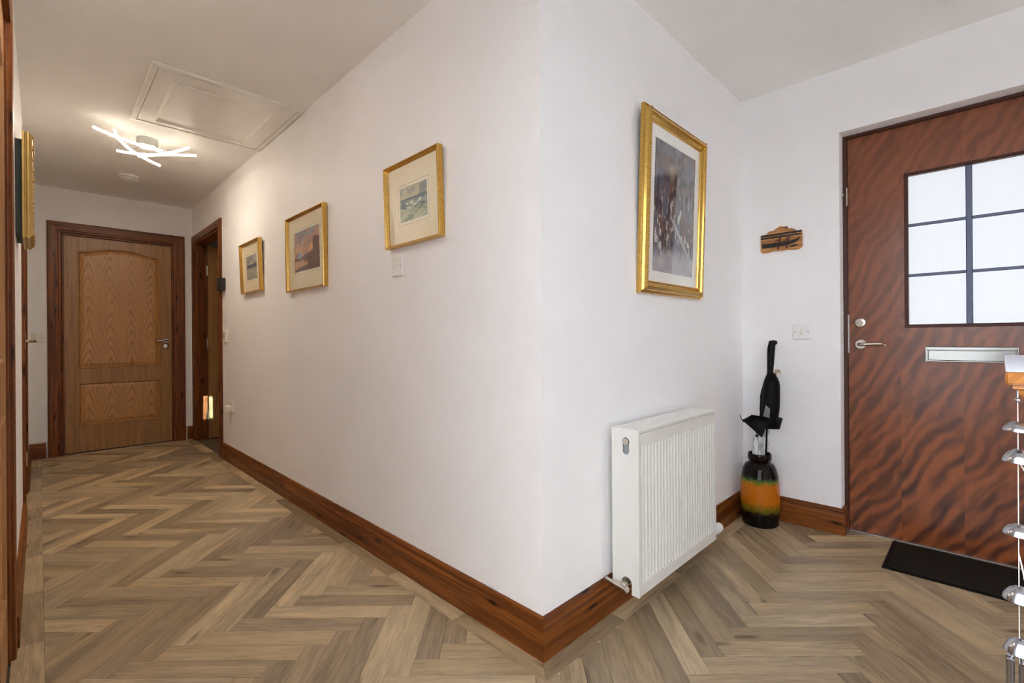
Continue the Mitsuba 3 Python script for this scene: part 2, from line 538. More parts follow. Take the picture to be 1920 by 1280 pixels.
# the border: one row of planks along the walls, mitred at the corner
ys = [-PW] + [0.371 + PL * k for k in range(10) if 0.371 + PL * k < WF - PW] + [WF - PW]
for a, b in zip(ys[:-1], ys[1:]):
    p = Polygon([(-PW, a), (0, 0.0 if a == -PW else a), (0, b), (-PW, b)])
    planks.append((p, GY, np.array([-PW / 2, (a + b) / 2])))
xs = [-PW] + [0.36 + PL * k for k in range(3)] + [WR]
for a, b in zip(xs[:-1], xs[1:]):
    p = Polygon([(a, -PW), (b, -PW), (b, 0), (0.0 if a == -PW else a, 0)])
    planks.append((p, GX, np.array([(a + b) / 2, -PW / 2])))
ys = [WB] + [1.289 + 0.4572 * k for k in range(-8, 8) if WB < 1.289 + 0.4572 * k < WF - PW] + [WF - PW]
for a, b in zip(ys[:-1], ys[1:]):
    planks.append((sbox(WL, a, WL + PW, b), GY, np.array([WL + PW / 2, (a + b) / 2])))
xs = [WL, -0.90, -0.44, 0.0]
for a, b in zip(xs[:-1], xs[1:]):
    planks.append((sbox(a, WF - PW, b, WF), GX, np.array([(a + b) / 2, WF - PW / 2])))
planks = [(p, g, c, visible_area(p)) for p, g, c in planks]
planks.sort(key=lambda x: -x[3])
rest_m, rest_uv = [], []
PLANK_KEYS = {}


def cr(x, y=0, z=0):
    """numpy twin of cell_rand, to pick plank numbers with a wanted tone."""
    a = [(int(math.floor(v)) + 1000000) & 0xFFFFFFFF for v in (x, y, z)]
    h = (a[0] * 374761393 + a[1] * 668265263 + a[2] * 2147483647) & 0xFFFFFFFF
    h = ((h ^ (h >> 13)) * 1274126177) & 0xFFFFFFFF
    return ((h ^ (h >> 16)) & 0xFFFFFF) / 16777215.0


TONES = [(-0.685, 1.057, 0.9), (-0.514, 1.063, 0.75), (-0.421, 0.994, 0.15), (-0.257, 1.086, 0.85), (-0.569, 1.473, 0.55), (-0.587, 1.395, 0.25), (-0.698, 1.404, 0.65), (-0.801, 1.412, 0.45), (-0.783, 1.265, 0.35), (-0.689, 1.168, 0.2), (-0.812, 1.08, 0.35), (-0.877, 1.178, 0.4), (-0.811, 2.055, 0.75), (-0.842, 1.987, 0.3), (-0.715, 1.856, 0.5), (-0.674, 1.776, 0.25), (-0.499, 1.774, 0.7), (-0.467, 1.639, 0.2), (-0.274, 1.4, 0.7), (-0.321, 1.347, 0.3), (-0.245, 1.48, 0.2), (-0.44, 0.817, 0.8), (-0.501, 0.771, 0.3), (-0.375, 0.864, 0.25), (-0.527, 0.698, 0.6), (-0.745, 0.711, 0.45), (-0.812, 0.697, 0.8), (-0.667, 0.741, 0.5), (-0.5, 0.56, 0.35), (-0.6, 0.548, 0.25), (-0.493, 0.438, 0.2), (-0.69, 2.72, 0.9), (-0.67, 2.45, 0.2), (-0.669, 2.365, 0.85), (-0.554, 2.328, 0.15), (-0.446, 2.394, 0.5), (-0.703, 2.065, 0.2), (-0.801, 2.052, 0.75), (-0.858, 2.033, 0.3), (-0.961, 2.402, 0.85), (-0.974, 2.991, 0.3), (-0.789, 3.338, 0.75), (-0.622, 3.668, 0.6), (-0.553, 3.522, 0.25), (-0.224, 3.325, 0.75), (-0.44, 2.087, 0.7), (-0.26, 1.03, 0.85), (-0.18, 1.033, 0.65), (-0.199, 0.788, 0.75), (-0.256, 0.734, 0.25), (-0.146, 0.831, 0.35), (-0.328, 0.698, 0.8), (-0.379, 0.644, 0.3), (-0.303, 0.478, 0.8), (-0.298, 0.374, 0.7), (-0.341, 0.539, 0.25), (-0.148, 0.374, 0.15), (-0.102, 0.231, 0.6), (-0.183, 0.236, 0.5), (-0.2, 0.181, 0.4), (-0.248, 0.121, 0.85), (-0.067, 0.468, 0.7), (-0.05, 0.188, 0.4), (-0.04, 0.906, 0.3), (0.84, -0.647, 0.3), (0.6, -0.553, 0.6), (0.466, -0.517, 0.5), (0.92, -0.555, 0.6), (1.019, -0.533, 0.45), (1.152, -0.549, 0.65), (1.235, -0.533, 0.55), (1.312, -0.518, 0.4), (1.427, -0.52, 0.2), (1.133, -0.267, 0.7), (1.011, -0.256, 0.3), (0.851, -0.335, 0.55), (0.801, -0.256, 0.5), (0.991, -0.75, 0.25), (0.846, -0.75, 0.6), (0.662, -0.757, 0.5), (0.603, -0.24, 0.35), (0.427, -0.273, 0.45), (0.338, -0.276, 0.7), (1.032, -0.792, 0.2), (1.104, -0.841, 0.45), (1.238, -0.86, 0.7), (1.369, -0.822, 0.75), (1.373, -0.91, 0.35), (1.454, -0.993, 0.6), (0.823, -0.786, 0.55), (0.673, -0.766, 0.5), (-1.153, 1.155, 0.6), (-1.155, 1.535, 0.25), (-1.145, 1.993, 0.75), (-1.15, 2.436, 0.4), (-1.158, 3.302, 0.5)]       # (x, y, tone) of planks whose tone is read off the floor
pool = {}
for k in range(400):
    pool.setdefault(int(cr(k, 1.0) * 10), []).append(k)
for n_, (p, g, c, area) in enumerate(planks):
    tone = None
    for x, y, t in TONES:
        if p.contains(shapely.Point(x, y)):
            tone = t
    k = n_ % 400 if tone is None else pool[min(9, max(0, int(tone * 10)))][n_ % 20]
    m = plank_mesh(p, top=float(rng.uniform(-0.00015, 0.0)))
    v = np.array(m.vertices)[:, :2] - np.array(c)
    uv = np.stack([v @ g + 10.0 * k + 5.0, v @ np.array([-g[1], g[0]])], 1)
    if n_ < 299 and area > 3:
        obj('plank', m, 'floor_plank', 'floor', uv=uv)
    else:
        rest_m.append(m)
        rest_uv.append(uv)
obj('plank_remainder', cat(rest_m), 'floor_plank', 'floor', uv=np.vstack(rest_uv))
labels['floor__plank_remainder'] = {'kind': 'stuff'}

# ------------------------------------------------------------------ skirting boards
SK = [(0, 0), (0.018, 0), (0.018, 0.096), (0.0155, 0.103), (0.0115, 0.108), (0.0105, 0.1135), (0.0125, 0.117), (0.0125, 0.121), (0.008, 0.130), (0.004, 0.134), (0, 0.134)]


def skirt(key, p0, p1, e0, e1, n, along, parent=None):
    m = sweep_seg(p0, p1, e0, e1, n, SK)
    if parent:
        wood(key, m, 'pine', along, parent)
    else:
        wood(key, m, 'pine', along)
        struct(key)


struct('baseboard_hall')
skirt('board', (0, 0), (0, 2.195), -1, 0, (-1, 0), 'y', 'baseboard_hall')
skirt('board', (0, 2.1955), (0, SD0 - 0.07), 0, 0, (-1, 0), 'y', 'baseboard_hall')
skirt('baseboard_alcove', (0, 0), (WR, 0), -1, -1, (0, -1), 'x')
struct('baseboard_entrance')
skirt('board', (WR, 0), (WR, ED1), -1, 1, (-1, 0), 'y', 'baseboard_entrance')
skirt('board', (WR, ED1), (WR + 0.095, ED1), -1, 0, (0, -1), 'x', 'baseboard_entrance')
skirt('board', (WR, ED0), (WR, WB), 0, 0, (-1, 0), 'y', 'baseboard_entrance')
struct('baseboard_far')
skirt('board', (WL, WF), (-1.095, WF), 1, 0, (0, -1), 'x', 'baseboard_far')
skirt('board', (-0.052, WF), (0, WF), 0, -1, (0, -1), 'x', 'baseboard_far')
struct('baseboard_left')
skirt('board', (WL, WB), (WL, 0.28), 0, 0, (1, 0), 'y', 'baseboard_left')
skirt('board', (WL, 1.285), (WL, 2.775), 0, 0, (1, 0), 'y', 'baseboard_left')
skirt('board', (WL, 3.64), (WL, WF), 0, -1, (1, 0), 'y', 'baseboard_left')

# ------------------------------------------------------------------ door casings: architraves and linings
AR = [(0.0, 0.0), (0.0, 0.013), (0.006, 0.017), (0.016, 0.018), (0.020, 0.0145), (0.034, 0.0155), (0.060, 0.018), (0.068, 0.018), (0.072, 0.014), (0.072, 0.0)]
# (distance from the inner edge, thickness)


def casing(parent, frame, w0, w1, top, width=0.072, prof=AR, plinth=False):
    """Two upright boards and a mitred head round an opening w0..w1, up to top. frame(w, z, d) places a point."""
    k = width / 0.072
    pr = [(a * k, d) for a, d in prof]

    def board(a, b, pa, pb, along):
        A = np.array([frame(*pa(x, d)) for x, d in pr])
        B = np.array([frame(*pb(x, d)) for x, d in pr])
        m = prism(A, B)
        wood('architrave', m, 'pine', along, parent)
    wa = 'x' if abs(frame(1, 0, 0)[0] - frame(0, 0, 0)[0]) > 0.5 else 'y'
    board(0, 0, lambda x, d: (w0 - x, 0, d), lambda x, d: (w0 - x, top + x, d), 'z')
    board(0, 0, lambda x, d: (w1 + x, 0, d), lambda x, d: (w1 + x, top + x, d), 'z')
    board(0, 0, lambda x, d: (w0 - x, top + x, d), lambda x, d: (w1 + x, top + x, d), wa)


def slab(frame, w0, w1, z0, z1, d0, d1, b=0.0):
    """A box given in the door's frame coordinates."""
    m = bx(w0, w1, z0, z1, d0, d1, b)
    v = np.array([frame(*q) for q in m.vertices])
    m = trimesh.Trimesh(v, m.faces, process=False)
    m.fix_normals()
    return m


def to_frame(m, frame):
    m = tri(m)
    v = np.array([frame(*q) for q in m.vertices])
    m = trimesh.Trimesh(v, m.faces, process=False)
    m.fix_normals()
    return m


def arched(w0, w1, z0, z1, rise, inset=0.0, n=28):
    """Outline of a panel whose top swells in the middle."""
    w0, w1, z0 = w0 + inset, w1 - inset, z0 + inset
    t = np.linspace(1, 0, n)
    x = w0 + (w1 - w0) * t
    e = np.clip((0.5 - np.abs(t - 0.5)) / 0.42, 0, 1)
    z = z1 - inset + rise * e * e * (3 - 2 * e)
    return np.vstack([[(w0, z0), (w1, z0)], np.c_[x, z]])


def ring_mould(path_fn, offs, n=None):
    """A moulding that follows a closed outline; offs = [(inset, depth)] are its profile lines, outermost first."""
    rings = [np.c_[path_fn(i), np.full(len(path_fn(i)), d)] for i, d in offs]
    k = len(rings[0])
    V = np.vstack(rings)
    F = []
    for r in range(len(rings) - 1):
        for i in range(k):
            j = (i + 1) % k
            F += [(r * k + i, r * k + j, (r + 1) * k + j), (r * k + i, (r + 1) * k + j, (r + 1) * k + i)]
    return trimesh.Trimesh(V, np.array(F), process=False)


def panel_leaf(door, frame, w0, w1, z0, z1, d0, panels, thick=0.040, mat='oak', flip=False):
    """A panelled leaf with its face at depth d0 (depth grows away from the viewer): stiles, rails, mouldings and panels.
    panels = [(wa, wb, za, zb, rise)]"""
    leaf = door + '__leaf'
    m = trimesh.creation.extrude_polygon(Polygon([(w0, z0), (w1, z0), (w1, z1), (w0, z1)],
                                                 [arched(*q) for q in panels]), thick, engine='earcut')
    v = np.array(m.vertices)
    v[:, 2] = -v[:, 2] - d0
    uv = np.stack([v[:, 1] + 35.0, v[:, 0] + 0.4 * v[:, 2]], 1)
    mm = trimesh.Trimesh(np.array([frame(a, b, c) for a, b, c in v]), m.faces, process=False)
    mm.fix_normals()
    scene[leaf] = mikit.ply(mm, mat, uv=uv)
    for q in panels:
        wa, wb, za, zb, rise = q
        fn = lambda i: arched(wa, wb, za, zb, rise, inset=i)
        mould = ring_mould(fn, [(-0.001, -d0), (0.003, -d0 + 0.003), (0.009, -d0 + 0.003), (0.015, -d0 - 0.004), (0.020, -d0 - 0.012)])
        v = np.array(mould.vertices)
        uv = np.stack([v[:, 1] + 45.0, v[:, 0]], 1)
        obj('moulding', trimesh.Trimesh(np.array([frame(*x) for x in v]), mould.faces, process=False), mat, leaf, uv=uv)
        a = fn(0.018)
        p = Polygon(a)
        flat = trimesh.creation.extrude_polygon(p, 0.012, engine='earcut')
        bev = ring_mould(fn, [(0.018, -d0 - 0.012), (0.045, -d0 - 0.005), (0.048, -d0 - 0.005)])
        ctr = trimesh.creation.extrude_polygon(Polygon(fn(0.047)), 0.004, engine='earcut')
        ctr.apply_translation((0, 0, -d0 - 0.009))
        flat.apply_translation((0, 0, -d0 - 0.024))
        pm = cat(flat, bev, ctr)
        v = np.array(pm.vertices)
        uv = np.stack([v[:, 1] + 0.3, v[:, 0] - (wa + wb) / 2 + 5 * 0.155], 1)
        mm = trimesh.Trimesh(np.array([frame(*x) for x in v]), pm.faces, process=False)
        obj('panel', mm, 'oak_crown', leaf, uv=uv)
    return leaf


# far door, seen face on: w along x, depth d towards the hall (-y)
fr_far = lambda w, z, d: (w, WF - d, z)
struct('door_2', 'oak panelled door with an arched top panel at the end of the hall')
casing('door_2', fr_far, FD0 + 0.012, FD1 - 0.012, FDT - 0.012, width=0.096)
for a, b in ((FD0 + 0.012 - 0.097, FD0 + 0.013), (FD1 - 0.013, FD1 - 0.012 + 0.097)):
    wood('plinth_block', slab(fr_far, a, b, 0, 0.145, 0, 0.024, 0.002), 'pine', 'z', 'door_2')
for a, b, c, e in ((FD0, FD0 + 0.024, 0, FDT), (FD1 - 0.024, FD1, 0, FDT), (FD0 + 0.024, FD1 - 0.024, FDT - 0.024, FDT)):
    wood('lining', slab(fr_far, a, b, c, e, -0.12, 0.0), 'pine', 'z' if e - c > 1 else 'x', 'door_2')
lf = panel_leaf('door_2', fr_far, FD0 + 0.026, FD1 - 0.026, 0.006, FDT - 0.027, 0.028,
                [(-0.886, -0.266, 0.772, 1.858, 0.046), (-0.886, -0.266, 0.240, 0.642, 0.0)])
labels[lf] = {'label': 'oak door leaf with cathedral grain panels'}


def lever(parent, frame, w, z, d, dirw, length=0.10, rose=0.024, mat='chrome', plate=None, name='handle'):
    parts = []
    if plate:
        parts.append(to_frame(bx(w - plate[0] / 2, w + plate[0] / 2, z - plate[1] / 2, z + plate[1] / 2, d, d + 0.006, 0.002), frame))
    else:
        m = lathe([(0, 0), (rose, 0), (rose, 0.006), (rose - 0.003, 0.009), (0, 0.009)], 32)
        m.apply_translation((w, z, d))
        parts.append(to_frame(m, frame))
    pts = bez([(w, z, d + 0.004), (w, z, d + 0.036), (w + dirw * 0.008, z, d + 0.046), (w + dirw * 0.03, z + 0.001, d + 0.048), (w + dirw * length, z - 0.002, d + 0.046)], 20)
    r = np.r_[np.full(8, 0.0085), np.linspace(0.0085, 0.0062, 12)]
    parts.append(to_frame(tube(pts, r, 14), frame))
    return obj(name, cat(parts), mat, parent, smooth=40)


lever('door_2__leaf', fr_far, -0.222, 1.026, -0.028, -1, 0.095, 0.023)
t = lathe([(0, 0), (0.023, 0), (0.023, 0.006), (0.019, 0.009), (0.008, 0.009), (0.008, 0.018), (0, 0.018)], 28)
t.apply_translation((-0.222, 0.968, -0.028))
obj('lock_escutcheon', to_frame(t, fr_far), 'chrome', 'door_2__leaf', smooth=40)

# side doorway in the hall wall: w along y, depth towards the hall (-x)
fr_side = lambda w, z, d: (-d, w, z)
struct('door_3', 'open doorway into a side room with pine casing')
casing('door_3', fr_side, SD0 + 0.010, SD1 - 0.010, SDT - 0.010, width=0.072)
for a, b, c, e in ((SD0, SD0 + 0.022, 0, SDT), (SD1 - 0.022, SD1, 0, SDT), (SD0 + 0.022, SD1 - 0.022, SDT - 0.022, SDT)):
    wood('lining', slab(fr_side, a, b, c, e, -0.10, 0.0), 'pine', 'z' if e - c > 1 else 'y', 'door_3')
for a, b, c, e in ((SD1 - 0.034, SD1 - 0.022, 0, SDT - 0.022), (SD0 + 0.022, SD0 + 0.034, 0, SDT - 0.022)):
    wood('door_stop', slab(fr_side, a, b, c, e, -0.058, -0.024, 0.002), 'pine', 'z', 'door_3')
# its leaf stands open at right angles, in the room: w along x, face towards -y
fr_leaf = lambda w, z, d: (w, SD1 - 0.024 - d, z)
lf = panel_leaf('door_3', fr_leaf, 0.108, 0.90, 0.008, SDT - 0.03, -0.012,
                [(0.22, 0.79, 0.78, 1.85, 0.046), (0.22, 0.79, 0.24, 0.645, 0.0)])
labels[lf] = {'label': 'oak leaf standing open into the side room'}
for z in (0.25, 1.0, 1.75):
    obj('hinge', cat(bx(0.094, 0.110, SD1 - 0.026, SD1 - 0.0225, z - 0.05, z + 0.05), cyl((0.104, SD1 - 0.030, z - 0.05), (0.104, SD1 - 0.030, z + 0.05), 0.0055, 12)), 'brushed', 'door_3')

# left wall: a near door beside the camera and one further on, both shut; w along y, depth towards the hall (+x)
fr_left = lambda w, z, d: (WL + d, w, z)
struct('door_4', 'oak door at the left edge with pine casing')
a, b, _, tp = LD[0]
casing('door_4', fr_left, a + 0.006, b + 0.004, tp - 0.006, width=0.072, prof=[(p, q * 0.72) for p, q in AR])
for p, q, c, e in ((a, a + 0.012, 0, tp), (b - 0.012, b, 0, tp), (a + 0.012, b - 0.012, tp - 0.012, tp)):
    wood('lining', slab(fr_left, p, q, c, e, -0.10, 0.0), 'pine', 'z' if e - c > 1 else 'y', 'door_4')
panel_leaf('door_4', fr_left, a + 0.014, b - 0.014, 0.008, tp - 0.014, 0.006,
           [(a + 0.12, b - 0.118, 0.957, 1.86, 0.046), (a + 0.12, b - 0.118, 0.24, 0.80, 0.0)])
struct('door_5', 'oak door further along the left wall with lever handle')
a, b, _, tp = LD[1]
casing('door_5', fr_left, a + 0.006, b - 0.006, tp - 0.006, width=0.072, prof=[(p, q * 0.72) for p, q in AR])
for p, q, c, e in ((a, a + 0.012, 0, tp), (b - 0.012, b, 0, tp), (a + 0.012, b - 0.012, tp - 0.012, tp)):
    wood('lining', slab(fr_left, p, q, c, e, -0.10, 0.0), 'pine', 'z' if e - c > 1 else 'y', 'door_5')
panel_leaf('door_5', fr_left, a + 0.014, b - 0.014, 0.008, tp - 0.014, 0.0,
           [(a + 0.12, b - 0.12, 0.78, 1.86, 0.046), (a + 0.12, b - 0.12, 0.24, 0.645, 0.0)])
lever('door_5__leaf', fr_left, b - 0.075, 1.026, 0.0, -1, 0.11, mat='nickel', plate=(0.042, 0.115))
obj('hinge', cat(bx(WL + 0.001, WL + 0.011, a + 0.004, a + 0.03, 0.315, 0.395), cyl((WL + 0.014, a + 0.012, 0.315), (WL + 0.014, a + 0.012, 0.395), 0.005, 12)), 'nickel', 'door_5')

# ------------------------------------------------------------------ entrance door
EX = WR + 0.100                     # the leaf's inner face
struct('door_1', 'figured red brown wooden entrance door with six obscured panes')
EL0, EL1, ELT = -1.418, -0.499, 2.057
for y0, y1, z0, z1 in ((ED1 - 0.018, ED1, 0, EDT), (ED0, ED0 + 0.018, 0, EDT), (ED0 + 0.018, ED1 - 0.018, ELT + 0.001, EDT)):
    obj('frame', bx(EX - 0.020, EX + 0.06, y0, y1, z0, z1, 0.002), 'sapele_dark', 'door_1')
GY0, GY1, GZ0, GZ1 = -1.179, -0.738, 1.072, 1.813
lp = Polygon([(EL0, 0.008), (EL1, 0.008), (EL1, ELT), (EL0, ELT)], [[(GY0, GZ0), (GY1, GZ0), (GY1, GZ1), (GY0, GZ1)]])
m = trimesh.creation.extrude_polygon(lp, 0.044, engine='earcut')
v = np.array(m.vertices)
lm = trimesh.Trimesh(np.c_[EX + v[:, 2], v[:, 0], v[:, 1]], m.faces, process=False)
lm.fix_normals()
scene['door_1__leaf'] = mikit.ply(lm, 'sapele', uv=np.c_[-v[:, 0] - 0.499 + 0.001, v[:, 1]])
labels['door_1__leaf'] = {'label': 'polished leaf with wavy figured veneer'}
LEAF = 'door_1__leaf'
fn = lambda i: np.array([(GY0 + i, GZ0 + i), (GY1 - i, GZ0 + i), (GY1 - i, GZ1 - i), (GY0 + i, GZ1 - i)])
bead = ring_mould(fn, [(-0.010, 0.0), (-0.008, 0.005), (0.000, 0.006), (0.005, 0.002), (0.006, -0.018)])
v = np.array(bead.vertices)
obj('glazing_bead', trimesh.Trimesh(np.c_[EX - v[:, 2], v[:, 0], v[:, 1]], bead.faces, process=False), 'sapele_dark', LEAF)
# obscured panes lit through by the daylight, between lead-grey bars
plain('lead_bar', lin(96, 104, 128), 0.5)


scene['obscured_glass'] = {'type': 'principled', 'base_color': rgb((0.30, 0.31, 0.32)), 'roughness': 0.35, 'specular': 0.4}
zs = [GZ0 + 0.004, GZ0 + (GZ1 - GZ0) / 3, GZ0 + 2 * (GZ1 - GZ0) / 3, GZ1 - 0.004]
yc = (GY0 + GY1) / 2
for y0, y1 in ((yc + 0.0115, GY1 - 0.004), (GY0 + 0.004, yc - 0.0115)):
    for z0, z1 in zip(zs[:-1], zs[1:]):
        q = np.array([[EX + 0.022, y0, z0], [EX + 0.022, y0, z1], [EX + 0.022, y1, z1], [EX + 0.022, y1, z0]])
        obj('pane', (q, np.array([[0, 1, 2], [0, 2, 3]])), 'obscured_glass', LEAF, emitter={'type': 'area', 'radiance': rgb(np.array([0.90, 0.94, 1.0]) * PANE)})
obj('backing_board', bx(EX + 0.030, EX + 0.036, GY0 - 0.01, GY1 + 0.01, GZ0 - 0.01, GZ1 + 0.01), 'lead_bar', LEAF)
obj('glazing_bar', bx(EX + 0.010, EX + 0.024, yc - 0.0105, yc + 0.0105, GZ0, GZ1, 0.003), 'lead_bar', LEAF)
for z in zs[1:3]:
    for y0, y1 in ((yc + 0.0105, GY1 - 0.004), (GY0 + 0.004, yc - 0.0105)):
        obj('glazing_bar', bx(EX + 0.014, EX + 0.024, y0, y1, z - 0.007, z + 0.007, 0.002), 'lead_bar', LEAF)
fr_ent = lambda w, z, d: (EX - d, w, z)
lever(LEAF, fr_ent, -0.551, 0.980, 0.0, -1, 0.105, 0.026, 'nickel')
t = lathe([(0, 0), (0.026, 0), (0.027, 0.004), (0.022, 0.010), (0.012, 0.012), (0.012, 0.020), (0, 0.020)], 32)
t.apply_translation((-0.550, 1.092, 0))
obj('lock', cat(to_frame(t, fr_ent), to_frame(bx(-0.566, -0.534, 1.087, 1.097, 0.018, 0.032, 0.003), fr_ent)), 'nickel', LEAF, smooth=35)
obj('latch_plate', bx(EX - 0.0015, EX + 0.02, EL1 - 0.003, EL1 + 0.001, 0.935, 1.135), 'brushed', LEAF)
t = cat(bx(EX - 0.012, EX, -1.112, -0.806, 0.954, 0.970, 0.003), bx(EX - 0.007, EX, -1.112, -0.806, 0.898, 0.954, 0.002), bx(EX - 0.012, EX - 0.006, -1.104, -0.814, 0.904, 0.952, 0.003),
        bx(EX - 0.013, EX, -0.812, -0.804, 0.896, 0.970, 0.002), bx(EX - 0.013, EX, -1.114, -1.106, 0.896, 0.970, 0.002))
obj('letter_plate', t, 'plate_metal', LEAF, label='bright metal letter plate')
obj('door_keep', cat(bx(EX - 0.030, EX - 0.018, ED1 - 0.022, ED1 - 0.017, 1.705, 1.800, 0.001), bx(EX - 0.055, EX - 0.018, ED1 - 0.010, ED1 - 0.002, 1.755, 1.765)), 'nickel', 'door_1')
obj('threshold', bx(EX - 0.012, EX + 0.05, ED0, ED1, 0.0, 0.007, 0.002), 'brushed', 'door_1')

# ------------------------------------------------------------------ loft hatch
struct_key = thing('loft_hatch', 'cream painted loft hatch with a recessed panel in the hall ceiling', 'loft hatch')
X0, X1, Y0, Y1 = -0.735, -0.004, 1.872, 2.705
fz = H - 0.014
for a, b, c, e in ((X0, X1, Y0, Y0 + 0.028), (X0, X1, Y1 - 0.028, Y1), (X0, X0 + 0.028, Y0 + 0.028, Y1 - 0.028), (X1 - 0.028, X1, Y0 + 0.028, Y1 - 0.028)):
    obj('frame', bx(a, b, c, e, fz, H, 0.003), 'white_gloss', 'loft_hatch')
lid = Polygon([(X0 + 0.032, Y0 + 0.036), (X1 - 0.032, Y0 + 0.036), (X1 - 0.032, Y1 - 0.032), (X0 + 0.032, Y1 - 0.032)], [[(-0.625, 2.02), (-0.125, 2.02), (-0.125, 2.635), (-0.625, 2.635)]])
m = trimesh.creation.extrude_polygon(lid, 0.010, engine='earcut')
m.apply_translation((0, 0, H - 0.010))
obj('lid', m, 'ceiling_cream' if False else 'white_gloss', 'loft_hatch')
fn = lambda i: np.array([(-0.625 + i, 2.02 + i), (-0.125 - i, 2.02 + i), (-0.125 - i, 2.635 - i), (-0.625 + i, 2.635 - i)])
md = ring_mould(fn, [(-0.002, H - 0.010), (0.002, H - 0.0125), (0.008, H - 0.0125), (0.016, H - 0.003)])
obj('moulding', md, 'white_gloss', 'loft_hatch')
obj('panel', bx(-0.625, -0.125, 2.02, 2.635, H - 0.003, H), 'white_gloss', 'loft_hatch')
obj('gap', bx(X0 + 0.028, X1 - 0.028, Y0 + 0.028, Y0 + 0.036, H - 0.002, H), 'slot_dark', 'loft_hatch')

# ------------------------------------------------------------------ ceiling lamp with four glowing arcs
scene['lamp_diffuser'] = {'type': 'diffuse', 'reflectance': rgb((0.8, 0.8, 0.8))}
ARCS = [[(-0.291, -0.227), (-0.115, -0.114), (0.073, -0.065)], [(-0.197, -0.289), (-0.037, 0.093), (0.103, 0.236)],
        [(-0.151, 0.129), (-0.040, 0.103), (0.051, 0.041), (0.255, -0.136)], [(-0.033, 0.127), (0.075, -0.03), (0.182, -0.286)]]


def ceiling_lamp(key, label, lx, ly, power, size=1.0, tint=(1.0, 0.88, 0.71)):
    thing(key, label, 'ceiling light')
    obj('canopy', lathe([(0, H), (0.060, H), (0.060, H - 0.048), (0.056, H - 0.054), (0, H - 0.054)][::-1], 40, (lx, ly, 0)), 'brushed', key, smooth=40)
    for k, a in enumerate(ARCS):
        z = 2.315 + (0.006, -0.005, 0.004, -0.004)[k]
        c = bez([(lx + x * size, ly + y * size, z) for x, y in a], 18)
        # the upper half of each tube is a dimmer channel, the lower half the bright diffuser
        tb = tube(c, 0.0085, 16)
        low = np.array(tb.vertices)[:, 2] < z - 0.001
        f = np.array(tb.faces)
        is_low = low[f].all(1)
        lo, hi = (trimesh.Trimesh(tb.vertices, f[k_], process=False) for k_ in (is_low, ~is_low))
        for q in (lo, hi):
            q.remove_unreferenced_vertices()
        obj('tube', lo, 'lamp_diffuser', key, emitter={'type': 'area', 'radiance': rgb(power * np.array(tint))})
        obj('channel', hi, 'lamp_diffuser', key, emitter={'type': 'area', 'radiance': rgb(0.05 * power * np.array(tint))})
        mid = c[9] if k != 0 else c[13]
        obj('arm', tube(bez([(lx + 0.3 * (mid[0] - lx), ly + 0.3 * (mid[1] - ly), H - 0.05), (lx + 0.6 * (mid[0] - lx), ly + 0.6 * (mid[1] - ly), H - 0.062), (mid[0], mid[1], mid[2] + 0.008)], 8), 0.004, 8), 'brushed', key)


ceiling_lamp('ceiling_light', 'ceiling lamp of four crossing glowing curved tubes in the hall, before the smoke alarm', -0.606, 3.03, LAMP)
ceiling_lamp('ceiling_light_001', 'smaller matching ceiling lamp close to the left wall, nearer the camera and above the frame', -0.98, 1.03, LAMP * 0.85, 0.58, (1.0, 0.93, 0.84))

# smoke alarm
thing('smoke_alarm', 'round white smoke alarm on the ceiling beyond the glowing lamp', 'smoke alarm')
s = (-0.60, 4.03, 0)
obj('base', lathe([(0, H), (0.066, H), (0.066, H - 0.016), (0.060, H - 0.018), (0, H - 0.018)][::-1], 40, s), 'plastic_white', 'smoke_alarm', smooth=40)
obj('vent_ring', lathe([(0, H - 0.018), (0.055, H - 0.018), (0.055, H - 0.023), (0, H - 0.023)][::-1], 40, s), 'plastic_grey', 'smoke_alarm', smooth=40)
obj('cover', lathe([(0, H - 0.023), (0.064, H - 0.023), (0.064, H - 0.030), (0.050, H - 0.040), (0, H - 0.043)][::-1], 40, s), 'plastic_white', 'smoke_alarm', smooth=40)

